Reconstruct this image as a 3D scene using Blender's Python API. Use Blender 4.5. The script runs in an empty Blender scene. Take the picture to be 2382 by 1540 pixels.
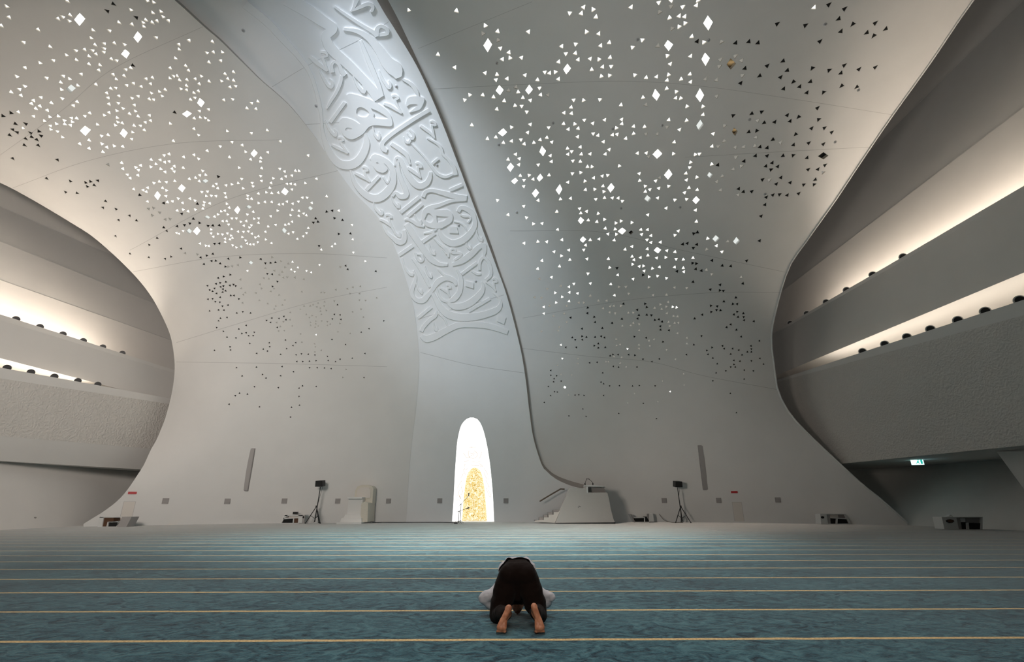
import bpy, bmesh, math, random
import numpy as np
from mathutils import Vector, Matrix, noise
from mathutils.geometry import delaunay_2d_cdt
random.seed(7)
SC = bpy.context.scene
COL = SC.collection
# ------------------------------------------------------------------ camera
H, FPX, PITCH = 1.15, 1145.0, math.radians(19.35)
CX, CY = 1191.0, 770.0
cam = bpy.data.cameras.new('camera')
cam.sensor_fit = 'HORIZONTAL'; cam.sensor_width = 36.0
cam.lens = FPX / 2382.0 * 36.0
cam.clip_start = 0.05; cam.clip_end = 300
co = bpy.data.objects.new('camera', cam); COL.objects.link(co)
co.location = (0, 0, H); co.rotation_euler = (math.pi / 2 + PITCH, 0, 0)
SC.camera = co
# ------------------------------------------------------------------ exposure and ambient
SC.view_settings.view_transform = 'Standard'; SC.view_settings.look = 'None'
SC.view_settings.exposure = 0.0; SC.view_settings.gamma = 1.0
SC.view_settings.use_curve_mapping = False
W = bpy.data.worlds.new('world'); SC.world = W; W.use_nodes = True
W.node_tree.nodes['Background'].inputs[0].default_value = (1.0, 0.94, 0.88, 1)
W.node_tree.nodes['Background'].inputs[1].default_value = 0.04
# ------------------------------------------------------------------ large lights
def area(name, loc, to, sx, sy, power, col, spread=180):
    l = bpy.data.lights.new(name, 'AREA'); l.shape = 'RECTANGLE'; l.size = sx; l.size_y = sy
    l.energy = power; l.color = col; l.spread = math.radians(spread)
    o = bpy.data.objects.new(name, l); COL.objects.link(o); o.location = loc
    o.rotation_euler = (Vector(to) - Vector(loc)).to_track_quat('-Z', 'Y').to_euler()
    return o
def spot(name, loc, to, half, blend, power, col, size=0.6):
    l = bpy.data.lights.new(name, 'SPOT'); l.spot_size = math.radians(half * 2); l.spot_blend = blend; l.energy = power; l.color = col; l.shadow_soft_size = size
    o = bpy.data.objects.new(name, l); COL.objects.link(o); o.location = loc
    o.rotation_euler = (Vector(to) - Vector(loc)).to_track_quat('-Z', 'Y').to_euler()
    return o
area('low_right_fill', (-12, 2, 5), (9, 33, 4), 4, 3, 105, (1.0, 0.87, 0.76), 38)  # added warm low fill on the right shell, not a fixture of the hall
spot('skylight', (-9, 9, 21.5), (-4.6, 28, 18.0), 23, 0.9, 12000, (0.80, 0.89, 1.0), 1.2)
spot('ribbon_top_fill', (-6.5, 9.5, 16), (-9, 18, 20.5), 27, 0.9, 1500, (0.80, 0.88, 1.0), 1.0)  # added spot below the ceiling that brightens the ribbon's top
area('left_shell_fill', (-9, 1, 8), (-18.5, 27, 9.5), 6, 4, 1060, (1.0, 0.90, 0.82), 85)  # added warm fill that brightens the left shell
area('right_shell_fill', (-6, 0.5, 3), (6, 20, 20), 5, 4, 235, (1.0, 0.91, 0.83), 66)  # added soft fill from below for the right shell
area('carpet_fill', (0, 11, 17), (0, 14, 0), 10, 5, 640, (1.0, 0.98, 0.96), 95)  # added overhead panel that sets the carpet's brightness
area('hall_light_back', (0, -5, 7), (0, 5, 0), 3, 3, 70, (1.0, 0.90, 0.80), 70)
spot('downlight_pool', (0, 17, 20.5), (-1.0, 21, 0), 33, 1.0, 48000, (1.0, 0.95, 0.88), 0.8)
# ---- traced openings: crop -> (x0, y0, scale); lists of x,y in the crop's own pixels
CROPS = {'A': (0, 0, 2.6456), 'C': (900, 0, 2.75), 'D': (1582, 0, 2.566), 'E': (0, 500, 2.6456), 'F': (1182, 500, 2.6456),
         '1': (580, 0, 5.9225), '2': (720, 200, 7.0), '3': (780, 340, 7.0), '4': (860, 460, 7.0), '5': (900, 600, 7.0), 'P': (0, 0, 1.0)}
TRI_LEFT = [('A', 'L', """40,40 55,108 8,160 415,8 432,95 385,105 425,130 460,145 535,120 357,117 572,187 565,205 560,235 585,278 234,184 144,262 308,289 326,373 408,340 245,388
152,418 101,471 285,481 150,531 118,551 68,568 128,589 205,621 193,640 250,601 245,655 220,670 290,681 316,635 205,718 272,745 305,720 308,776 310,797 345,762 350,810 358,716 393,742 398,765
438,728 443,750 432,772 472,730 520,716 552,698 383,845 465,312 520,307 568,312 590,335 548,348 470,370 548,397 637,322 640,300 640,270 703,267 672,190 732,140 765,275 685,365 716,374 740,355
805,62 812,152 898,125 880,140 885,165 937,140 965,130 945,15 905,5 940,80 990,72 1002,104 1035,128 960,232 615,402 607,434 590,522 498,458 388,470 427,486 374,509 377,552 478,527 380,607
475,629 450,652 695,460 715,489 763,468 773,430 805,420 710,542 682,547 656,575 664,604 670,643 730,592 725,635 717,682 670,695 640,710 598,767 622,837 665,832 625,885 657,908 632,935 700,898
755,903 720,725 723,752 708,771 778,795 752,760 755,668 797,702 832,685 825,648 833,635 810,605 848,594 868,592 778,527 820,515 868,535 885,530 925,518 898,487 938,480 930,574 918,612 943,615
980,565 996,592 1017,554 918,712 926,745 893,755 862,775 825,775 815,815 888,803 850,718 808,857 1047,762 1067,870 1040,950 1008,957 985,986 930,984 926,1027 958,1010 988,1040 1015,1060
1013,1000 1040,995 1058,1040 1072,1025 1070,1057 1127,1034 1130,968 1193,955 1220,978 1275,930 1353,902 1426,876 1490,895 1510,935 1412,969 1470,1033 1542,983 1602,995 1605,974 1647,939
1610,1037 1545,820 1645,804 1725,872 1895,958 1398,808 1220,832 1193,795 1100,275 1102,305 1162,250 1080,360 1272,326 1312,322 1368,322 1414,320 1307,258 1286,385 1357,375 1143,407 1160,436
1047,421 1238,470 1287,503 1200,487 1225,518 1068,470 1090,470 1045,483 1105,495 1150,493 1148,530 1112,548 1147,555 1193,573 1220,562 1437,445 1385,457 1402,487 1362,500 1438,498 1448,531
1415,538 1377,617 1430,612 1275,622 1197,603 1173,615 1120,662 1170,670 1226,685 1282,675 1195,730 1232,725 1262,727 1282,742 1587,626 1547,635 1520,668 1575,672 748,1003 755,1040 757,1055
782,1076 800,1098 848,1080 848,1093 850,1048 833,1030 865,1020 548,865 490,887 548,915 945,1127 980,1118 985,1133 1022,1122 1075,1115 1165,1103 1203,1095 1228,1080 1245,1052 1265,1077 1226,1117
1330,1133 1390,1142 1340,1160 1312,1147 1425,1135 1485,1102 1465,1128 1550,1127 1555,1147 1495,1160 1602,1084 1608,1115 1668,1128 1660,1157 1680,1098 1698,1105 1733,1103 1757,1087 1795,1082
1750,1057 1720,1040 1818,1053 1840,1053 1947,1102 1878,1128 1765,1132 1788,1132 1815,1137 1795,1167 822,1166 880,1172 882,1158 908,1157 900,1182 907,1242 1000,1158 1022,1172 1020,1208
1010,1197 1095,1222 1060,1240 1047,1240 1030,1245 1123,1250 1168,1224 1198,1235 1255,1245 1290,1253 1268,1207 1240,1182 1275,1180 1298,1205 1328,1208 1390,1215 1383,1190 1395,1255 1252,1265
1248,1285 1200,1290 1157,1302 1125,1290 1090,1297 1410,1280 1435,1310 1400,1320 1383,1298 1360,1302 1340,1320 1320,1335 1310,1345 1325,1312 1285,1312 1370,1362 1395,1362 1425,1345 1453,1345
1480,1365 1405,1383 1515,1362 1520,1320 1515,1297 1558,1305 1558,1257 1590,1250 1523,1225 1548,1225 1522,1205 1590,1193 1638,1185 1672,1190 1712,1188 1630,1245 1672,1245 1717,1260 1740,1258
1765,1242 1780,1232 1800,1255 1835,1242 1860,1218 1888,1217 1918,1250 1707,1297 1787,1325 1798,1293 1840,1300 1838,1330 1867,1315 1885,1327 1665,1332 1590,1345 1563,1347 1590,1373 1545,1387
1533,1400 1500,1390 1527,1425 1497,1428 1465,1427 1425,1410 1298,1413 1298,1437 1312,1458 1340,1440 1367,1443 1385,1470 1398,1437 1420,1450 1430,1465 1453,1437 1478,1437 1490,1460 1550,1440
1570,1462 1590,1455 1633,1428 1650,1395 1695,1385 1755,1385 1777,1380 1797,1366 1802,1430 1800,1443 1775,1440 1830,1472 1865,1455 1885,1435 1897,1405 1635,1475 1670,1498 1585,1490 1540,1505
1560,1505 1510,1480 1520,1500 1453,1523 1430,1510 1415,1475 1385,1490 1265,1512 1285,1515 1230,1500 1085,1435 1100,1440 1125,1422 2010,1210 2028,1208 2085,1298 2165,1385 2170,1475 2062,1502 112,692 140,790"""),
('A', 'D', """698,25 660,68 838,108 1343,1087 860,1200 1088,1235 1008,1250 1215,1255 1118,1315 1350,1498 1320,1500 68,695 18,713 95,762 158,762 78,798 105,815 60,832 157,853 188,818 195,843 240,808
252,836 226,860 235,895 150,893 78,976 353,984 287,1098 433,1115 527,1124 557,1117 602,1112 580,1140 537,1148 403,1182 474,1188 650,1238 633,1278 714,1287 797,1327 730,1355 840,1357 711,1453
967,1465 918,1507 1025,1420 1008,1400 818,403 1075,692 2010,1303 2045,1297 2058,1343 2108,1355 1943,1345 1957,1365 1928,1370 2085,1440 2157,1438 1963,1513 1310,1388 1280,1390 1258,1360
1228,1372 1190,1347 1168,1375 1135,1385 1090,1393 1350,1387"""),
('A', 'g', "665,1013 1047,1347 1018,1350 1020,1365 983,1308 938,1325 915,1285 945,1280"),
('E', 'D', """1255,303 1302,283 1328,282 1355,299 1310,240 1272,250 1235,262 1405,270 1387,318 1478,262 1605,272 1633,297 1665,295 1695,292 1645,362 1675,365 1707,410 1343,388 1376,379 1417,368 1330,424
1355,418 1390,412 1277,436 1320,452 1290,462 1308,470 1333,483 1358,443 1375,438 1372,457 1388,467 1370,475 1415,434 1437,428 1450,437 1420,496 1440,496 1470,517 1280,519 1308,516 1325,534
1355,507 1353,537 1369,561 1403,555 1345,585 1378,586 1290,591 1457,604 1494,596 1542,604 1357,636 1397,631 1345,652 1333,693 1374,716 1397,752 1470,702 1515,680 1488,730 1515,725 1565,722
1530,744 1558,743 1452,757 1537,791 1320,834 1416,812 1419,831 1677,440 1747,624 1717,637 1673,635 1640,649 1665,662 1760,645 1707,692 2045,640 2058,612 2093,615 2098,643 2077,553 2362,652
2223,722 2271,700 2043,767 1757,770 1820,786 1803,804 1764,823 1657,787 1660,811 1620,826 1646,838 1580,852 1727,858 1938,862 1897,857 1855,855 1822,861 1827,902 1863,902 1904,900 1945,897
2015,870 2020,896 2065,903 2093,888 2168,882 2127,798 2246,853 1905,940 1952,940 1997,942 2038,946 2240,1001 1455,940 1578,937 1736,933 1806,965 1490,991 1615,982 1637,1004 1727,990 1566,1057
1713,1063 1840,1066 1862,1052 1946,1056 1448,1112 1474,1097 1523,1103 1840,1117 1843,1171 1410,1165 1597,1181 1794,1184 1788,1244 2127,313 2140,335 2313,347 1115,208 1053,257 1016,270 916,261 800,239"""),
('E', 'g', """1405,318 1430,315 1730,285 1728,300 1675,260 1775,300 1633,328 1690,342 1625,388 1655,393 1720,368 1745,385 1768,383 1737,350 1755,322 1870,395 1815,385 1465,308 1480,397 1485,452 1510,478 1498,490
1493,541 1600,427 1610,453 1575,480 1596,526 1648,546 1667,470 1687,453 1718,492 1753,524 1738,554 1698,561 1688,579 1787,600 1703,662 1745,657 1785,645 1725,687 1798,683 1750,712 1715,714
1848,582 1872,561 1910,560 1928,553 1950,566 1958,543 1995,560 1998,534 1973,573 1973,592 2008,588 1885,612 1921,619 1905,631 1945,627 1978,612 1912,661 1945,653 1912,680 1943,670 1958,684
1940,690 1980,652 2015,657 2015,680 2032,672 2092,668 2058,530 2068,460 2138,455 2155,484 2172,445 2218,440 2213,484 2212,524 2250,526 2318,511 2222,580 2170,597 2237,629 2155,730 2080,720
1850,732 1858,783 1937,793 1942,812 1938,843 1977,833 2130,951 2110,1000 1977,478 1997,478 1858,472 2095,320 1140,235 1215,243"""),
('E', 'L', "1800,290 1805,302 1792,338 1812,350 1833,325 1885,345 1915,355 1522,345 2247,285 1977,215 2043,195 2173,232 2172,155 1945,738 1965,308")]
TRI_RIGHT = [('C', 'L', """140,66 445,70 630,165 708,202 725,310 780,337 788,372 738,380 860,370 905,204 1170,85 1243,87 1258,47 1320,62 1337,110 1562,47 1277,205 1355,217 1422,274 1367,293 1118,297
1208,284 1205,342 1145,345 1223,383 1098,397 1300,377 1357,381 1427,369 1380,429 1310,447 1435,426 1372,489 1425,484 1010,463 1040,469 1078,462 1097,507 883,482 963,512 976,564 983,608 870,627
917,643 820,677 862,680 895,717 840,590 768,505 704,478 697,512 627,468 613,609 530,608 497,640 682,622 750,647 703,700 327,350 433,433 543,801 643,889 697,879 797,815 745,914 797,904 857,895
878,922 940,914 980,896 1023,882 1055,910 900,849 917,797 1035,817 953,980 1045,997 1052,1035 968,1055 910,1122 853,1125 935,1148 963,1108 877,1153 875,1193 843,1055 847,1016 775,1022 823,988
813,1095 803,1125 992,1225 993,1243 1062,1220 1062,1237 967,1283 907,1243 1110,1275 1175,1270 1158,1167 1267,1160 1270,1215 1330,1212 1323,1139 1378,1127 1413,1122 1437,1155 1382,1192
1388,1227 1473,1197 1443,1267 1480,1268 1507,1287 1392,1267 1337,1275 1240,1105 1283,1068 1312,1068 1237,1035 1190,1030 1158,988 1155,951 1182,970 1237,942 1243,988 1300,986 1397,987 1422,958
1385,908 1487,1063 1178,688 1180,727 1133,723 1195,641 1258,643 1363,638 1497,673 1263,769 1202,795 1130,793 1160,828 1223,823 1220,876 1317,790 1393,768 1320,856 1322,880 1350,868 1443,864
1473,860 1468,820 1503,793 1502,765 1578,810 1578,856 1528,887 1648,812 1803,768 1872,830 1917,772 1948,803 2022,735 2022,683 1920,682 1947,601 1852,588 1880,630 1848,628 1638,625 1790,568
1792,515 1725,492 1658,498 1587,481 1802,480 1882,508 1938,476 1943,525 1943,360 1813,410 1795,358 1635,257 1572,304 2028,272 1950,235 1870,172 1908,150 1808,115 1870,103 1905,107 1740,18
1893,45 1980,35 1820,4 1990,4 2018,425 2055,430 2080,937 2088,856 1838,910 2000,985 1993,970 1973,990 1943,1040 1938,1072 1913,1110 1917,1152 1983,1135 1985,1215 1918,1275 1905,1233
1932,1203 1988,1309 1975,1345 1740,1205 1803,1192 1803,1160 1720,1158 1653,1192 1653,1227 1683,1213 1617,1157 1615,1111 1603,981 1660,980 1643,998 1775,990 1833,985 1735,948 1660,1305
1686,1305 1733,1267 1787,1332 1843,1280 1670,1375 1567,1425 1498,1415 1465,1428 1460,1467 1397,1462 1415,1497 1468,1500 1343,1420 1392,1405 1352,1367 1288,1410 1233,1335 1240,1365 1278,1353
1087,1355 707,1282 875,1320 893,1393 775,1375 937,1433 993,1430 1092,1470 1120,1535 1288,1530 1358,1530 1630,1500 1625,1470 1668,1470 1690,1508 1665,1535 1980,1418 2078,1052
1187,1111 1037,1122 1865,1478 1843,1505"""),
('C', 'g', """615,215 712,257 800,398 1030,609 860,572 825,558 778,580 672,596 1657,858 1730,858 1793,813 1657,670 2037,507 2108,512 2110,616 2127,425 2133,382 1733,294 2140,268 1825,183 1745,77 1818,42
2160,805 2157,903 2120,938 1843,1135 1745,1137 1675,1003 2145,1127 2110,1163 2135,1217 788,850"""),
('C', 'D', "1985,265 2117,1055"),
('D', 'D', """888,28 982,53 947,113 1032,144 960,187 835,247 1115,195 1157,213 1165,138 1228,172 580,143 748,152 332,256 410,249 465,256 387,408 475,453 520,393 615,364 640,420 600,461 677,488 618,530 714,517
778,487 757,553 857,551 790,407 890,420 980,390 960,436 1068,413 1165,402 965,512 1055,519 362,496 820,645 827,714 862,764 905,790 785,766 855,860 768,854 708,698 640,688 657,723 690,802 677,865
554,833 565,728 502,733 487,668 428,678 410,788 458,781 477,877 520,882 450,930 520,930 614,930 675,928 758,942 550,972 512,992 583,994 543,1013 765,1012 823,1010 865,986 492,1072 602,1060
575,1098 658,1090 738,1103 807,1072 800,1102 708,1155 640,1165 594,1161 554,1164 515,1177 507,1222 484,1290 428,1143 378,1145 350,1127 317,690 382,962 475,1437 358,1412"""),
('D', 'g', "330,335 367,362 373,450 463,720 452,821 445,872 600,851 853,1030 533,1075 347,1163 365,993 333,940 318,1010 330,880 380,877 322,1410"),
('D', 'L', "800,46"),
('F', 'L', """98,175 183,165 238,166 330,158 505,155 562,150 653,156 477,187 466,215 374,217 283,227 328,253 380,277 486,271 208,282 316,317 182,332 617,271 720,213 763,195 763,257 775,277 766,305 815,263
860,250 862,272 857,210 880,170 857,155 915,265 932,258 970,262 988,272 978,220 1027,228 938,168 1035,272 1078,275 1100,277 1138,265 808,317 833,315 888,330 932,321 838,345 867,382 920,376 975,390
993,397 1025,322 1078,327 1082,350 625,325 675,370 770,395 492,362 267,384 507,422 632,427 405,424 428,483 377,477 375,532 332,505 290,480 283,495 295,540 220,567 220,607 655,495 1283,190
1228,146 1317,227 375,443 334,884 998,1087 735,825 325,800 1013,567 1037,570"""),
('F', 'g', """193,393 682,443 725,443 865,447 885,445 1025,447 1100,450 325,437 240,455 205,510 163,507 255,560 280,622 345,607 360,560 435,540 465,540 505,497 555,528 607,528 742,485 975,492 893,493 985,536
973,565 937,552 902,573 945,580 978,605 628,563 650,560 695,560 585,575 625,600 660,605 740,603 770,602 1222,212 1435,382 1220,338 1253,365 1352,163 1083,1047"""),
('F', 'D', """1140,203 1075,180 1103,175 1162,182 1165,107 1142,115 830,370 1040,347 1155,333 1190,343 1158,300 1135,297 1138,412 670,327 1255,280 1318,312 1370,315 490,571 488,605 530,628 535,660 385,632 455,700
580,697 640,665 700,640 455,747 482,752 413,768 457,768 395,755 535,752 573,747 593,755 555,792 530,805 530,820 555,818 598,815 420,815 355,815 710,547 795,584 805,617 797,638 843,547 853,568
853,615 882,617 903,647 928,643 948,657 937,685 938,707 990,710 1148,638 1195,614 1250,597 1248,559 1287,562 1283,585 1307,587 1328,533 1383,548 1410,548 1402,509 1245,459 1303,465 1325,467
1305,430 1445,422 1468,282 1550,158 1410,596 1390,613 1415,628 1448,606 1450,628 1453,648 1513,654 1370,674 1345,691 1405,707 1435,749 1190,745 1143,799 1255,816 1223,834 1230,858 1260,881
1287,916 1280,972 1340,960 1320,806 1330,823 1382,823 1420,832 1370,856 1440,861 1473,843 1497,843 1497,825 1495,806 1547,775 1390,895 1427,900 1390,920 1370,936 1398,936 1497,898 1550,883
1572,918 1454,955 1510,960 1453,1010 1260,1021 1368,1098 1405,1217 905,1052 807,1050 766,1053 685,1051 625,1052 588,1039 572,1029 582,972 777,749 850,756 953,781 1098,860 931,886 885,903 830,888
780,864 742,860 677,860 645,859 628,867 680,937 648,932 793,936 548,907 502,910 263,957 263,987 298,990 283,1008 280,1027 327,1023 248,1056 285,1088 303,1090 262,1112 223,1154 412,1109 435,1107
467,1111 588,1111 832,1160 681,1222 460,1194 374,1237 480,1240 913,1254"""),
('F', 'g', """668,803 690,798 665,765 770,665 755,680 807,673 807,710 703,683 995,684 987,660 1018,623 1043,625 1025,665 1048,664 1043,728 1100,757 1100,792 898,766 867,774 873,806 805,800 807,823 975,830
1030,888 652,872 697,877 690,912 727,935 617,904 603,904 430,915 430,885 303,926 325,982 390,985 370,1108 1080,978 950,1023 777,1100 737,1157 921,1150 205,717 308,712 360,660 315,690""")]
# diamond openings: kind b = burning lamp, p = pale, k = black, s = gold striped; half width, half height in crop pixels
DIA_LEFT = [('A', 'b', "490,118,40,40 848,228,32,36 775,330,28,30 525,802,34,30 763,820,28,26 1150,700,34,20 1235,632,26,28 1563,943,22,26 1120,1157,24,24 970,1203,20,26 1755,1180,24,22 1462,1292,20,24 1212,1422,24,24"),
            ('A', 'p', "435,545,32,26 1262,1115,22,16 1530,1275,22,14 1277,1338,20,14 1908,1283,20,16 1748,1420,16,20 1165,1422,18,18 1483,1520,12,14"), ('E', 'p', "1543,295,18,14")]
DIA_RIGHT = [('C', 'b', """645,288,28,42 722,577,28,36 908,575,24,32 1150,440,26,36 2055,145,30,46 1800,287,30,36 2037,375,28,42 1722,610,26,38 2003,612,28,44 742,848,30,24 996,968,22,34 790,1068,22,30 818,1157,22,22
977,1138,20,24 950,1235,22,32 1103,1213,22,32 1432,1200,22,30 1730,985,30,32 1800,1117,26,32 1977,1280,24,26 1240,1410,20,26 1505,1477,26,24"""), ('F', 'b', "349,1060,9,9 920,216,22,20 460,152,20,20"),
             ('C', 'p', "2000,800,26,34 1668,1272,24,24 2065,1120,20,22"), ('D', 'p', "213,1425,22,22 335,1440,22,24"), ('D', 'k', "856,931,34,22"), ('C', 'k', "1562,1487,16,14"), ('D', 's', "326,785,20,26 302,382,30,32")]
# raised calligraphy: runs of points x,y,width in crop pixels
STROKES = """1 -60,60,110 250,310,105 480,560,90 680,780,70 830,1000,55 920,1250,50 975,1500,55 2 190,480,50 205,700,55 250,900,80 340,1110,110 480,1260,130 640,1290,140 780,1230,140 880,1090,125 930,930,100 910,780,40
1 510,-20,190 800,150,175 1020,300,150 1150,390,130 1065,480,130 1065,560,130 1140,690,140 1350,880,130 1560,1090,120 1700,1250,130 1780,1365,140
1 1300,400,40 1480,430,60 1640,520,90 1780,680,120 1900,860,170 2010,960,200 2060,1070,90
1 1530,560,40 1640,830,60 1760,1120,60 1830,1330,50
1 1170,90,30 1350,220,40 1550,350,45 1700,440,55 1760,500,60
1 1750,500,70 1760,400,60 1820,360,50 1900,410,50 1900,460,55 1830,475,50 1790,480,50
1 1480,-10,70 1440,100,40 1400,160,20
1 1420,150,20 1520,100,50 1640,55,55 1700,90,50 1690,150,40 1665,165,20
1 830,780,40 900,840,60 1000,920,50 1070,980,30
1 980,720,30 1040,720,40 1075,770,30 1015,790,40 1040,880,40 1080,980,25
1 1150,1000,50 1135,900,40 1180,850,45 1240,900,45 1270,980,60 1320,1040,60
1 1270,1040,40 1260,1130,45 1200,1270,45 1120,1400,40 1065,1500,20
1 960,965,15 1020,1080,35 1080,1170,45 1130,1200,50 1140,1140,40 1105,1085,15
1 1425,1040,15 1480,1160,35 1540,1240,45 1580,1270,50 1590,1220,40 1560,1170,15
1 1785,970,15 1830,1080,35 1890,1170,45 1930,1210,50 1940,1160,40 1920,1110,15
1 2110,1090,30 2230,1160,50 2300,1260,50 2325,1330,30
2 575,265,58 335,595,58
2 1210,290,35 1300,320,55 1400,380,45 1500,445,25
2 1340,170,30 1390,155,40 1450,200,35 1395,225,40 1430,320,35 1505,445,20
2 1950,390,65 1700,540,65 1400,740,65 1250,860,65 1180,950,70 1210,1030,80 1265,1060,60
2 250,560,15 310,690,35 380,780,45 425,810,50 435,760,40 405,700,15
2 360,960,35 440,1000,50 540,1050,40 630,1100,20
2 460,850,30 510,840,40 555,885,30 500,900,40 550,990,35 630,1095,20
2 1030,660,15 1050,770,35 1090,830,45 1125,860,50 1140,810,40 1125,750,15
2 1630,710,25 1690,790,45 1680,860,45 1640,840,30 1590,770,15
2 1640,870,40 1620,920,45 1570,910,40 1530,830,15
2 1805,650,40 1880,700,50 1970,770,40 2035,850,20
2 1960,590,30 2010,575,40 2060,640,30 1990,640,40 2010,740,35 2040,850,20
2 1330,940,60 1480,1040,70 1580,1130,60 1640,1280,30
2 1660,940,20 1850,1140,26 1980,1310,34 2080,1430,44 2210,1480,50 2330,1440,36
2 1920,850,26 2060,930,34 2140,1010,44 2170,1110,44 2260,1200,44 2350,1330,64 2380,1450,72
2 2000,1265,45 2100,1180,45
3 600,230,80 640,170,80 760,210,80 860,280,90 930,380,90 950,500,90 930,620,110 850,740,130 740,830,130 620,850,120 490,790,100 380,690,80 300,570,60 265,460,40 240,390,20
3 320,440,35 400,480,50 490,530,40 570,590,20
3 440,345,30 490,345,40 535,400,30 475,405,40 500,490,35 570,580,20
3 715,490,55 505,715,60
3 780,500,30 850,600,30 890,500,30 910,390,30
3 970,320,30 985,200,40 1040,200,60 1110,330,80 1180,470,90 1280,600,100 1380,650,100 1490,600,90 1540,500,70 1550,420,40
3 1010,250,50 1030,400,60 1080,560,70 1140,700,80 1150,800,90 1060,820,80 980,760,50 930,820,40
3 1170,350,40 1250,400,55 1330,460,45 1395,520,20
3 1310,290,30 1350,275,40 1410,340,30 1345,340,40 1360,430,35 1395,520,20
3 1860,720,55 2070,630,55
3 1430,830,60 1470,750,60 1560,720,60 1700,750,70 1850,790,85 2000,830,90 2140,850,90
3 2120,880,30 1900,890,50 1700,960,60 1560,1000,80 1470,1060,90 1430,1180,50
3 1370,830,60 1060,1080,60
3 1420,940,55 1180,1145,55
3 910,810,15 950,910,35 1000,970,45 1035,1000,50 1040,960,40 1015,920,15
3 620,905,15 650,1010,35 700,1070,45 750,1110,50 765,1070,40 735,1030,15
3 1125,1205,25 1170,1190,40 1250,1220,50 1340,1280,50 1450,1310,30
4 600,430,90 700,590,100 820,760,100 930,920,100 1020,1020,90 1140,1085,60 1270,1090,40
3 720,1195,35 800,1225,45 880,1280,40 940,1330,20
3 820,1125,30 870,1115,40 925,1165,30 870,1165,35 900,1270,35 960,1390,35 1000,1440,40 1050,1470,50 1055,1430,30 1035,1400,15
4 210,440,20 270,560,40 370,650,60 470,720,90 550,700,90 570,600,70 560,530,50
4 1440,230,60 1490,160,70 1590,190,80 1670,260,80 1710,370,70 1700,480,80 1620,600,100 1500,700,110 1360,740,110 1230,690,100 1150,590,70 1130,510,30
4 1480,280,26 1540,300,40 1620,310,30 1640,350,30 1600,405,30
4 1370,385,20 1480,415,24 1550,480,24 1580,540,15
4 1065,575,58 860,720,58
4 705,780,58 475,935,58
4 1090,510,30 1000,560,35 880,580,20
4 725,265,15 765,360,35 810,410,45 838,420,40 830,360,15
4 1735,520,15 1755,620,30 1800,690,40 1830,700,40 1825,640,15
4 1575,730,15 1590,790,35 1630,830,45 1655,820,35 1640,770,15
4 965,745,15 990,850,35 1030,910,45 1060,920,40 1055,860,15
4 740,890,30 770,980,40 820,1030,50 865,1010,45 840,930,40 770,920,25
4 1040,660,15 1140,760,35 1230,830,50 1275,900,50 1285,970,25
4 1190,840,20 1250,920,26
4 1330,900,30 1320,850,30 1370,830,35 1400,860,35 1350,900,40 1450,900,40 1490,920,40 1430,980,40 1370,1020,30
4 1345,1090,50 1500,1030,90 1650,920,100 1780,800,80 1850,780,90 1870,870,60 1860,960,25
4 1750,1055,50 1495,1245,50
4 1660,1190,30 1740,1240,40 1810,1240,30
4 1790,1180,40 1790,1060,45 1850,970,50 1930,1040,50 1970,1150,50 1970,1260,50 1890,1340,50
5 1140,190,30 1200,310,60 1200,450,80 1180,560,80 1100,660,90 1000,720,40
5 980,735,30 1100,790,100 1250,780,110 1400,700,110 1530,570,90 1570,470,50 1545,385,20
5 810,490,24 840,600,34 900,680,44 980,720,30
5 740,570,60 800,690,70 880,820,100 1000,920,120 1200,970,120 1400,960,120 1600,920,110 1780,850,100 1850,770,60 1840,680,30 1730,570,15
5 560,1270,60 640,1320,110 780,1280,110 950,1190,100 1150,1100,95 1350,1085,95 1600,1100,95 1800,1150,90 1970,1210,80
5 560,1200,60 600,1120,60 700,1010,60 790,940,60 815,860,30
5 830,900,20 930,990,25 990,1110,20
5 1680,660,50 1325,870,50
5 725,800,50 510,975,50
5 870,490,30 940,530,40 1000,580,35 1025,640,20
5 970,460,25 1000,435,35 1045,490,25 990,495,35 1000,570,30 1025,640,18
5 1610,390,30 1690,440,40 1750,500,35 1775,550,20
5 1720,360,25 1750,330,35 1800,390,25 1740,395,35 1750,480,30 1775,550,18
5 430,210,30 470,300,35 450,400,60 410,520,60 420,620,60 490,690,70 590,690,90 660,620,80 740,520,60 830,390,90 960,330,80 1090,370,70 1130,450,40
5 480,400,15 505,500,30 550,555,40 575,580,40 565,510,15
5 250,0,20 290,150,30 350,240,40 410,280,50 430,250,30 430,210,15
5 620,140,15 655,240,30 700,300,40 730,320,40 720,250,15
5 830,180,20 920,270,30 1020,310,40 1090,340,30
5 760,1050,15 775,1130,30 800,1180,40 820,1180,35 815,1110,15
5 420,10,40 540,180,50 640,360,55 700,480,40"""
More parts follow.
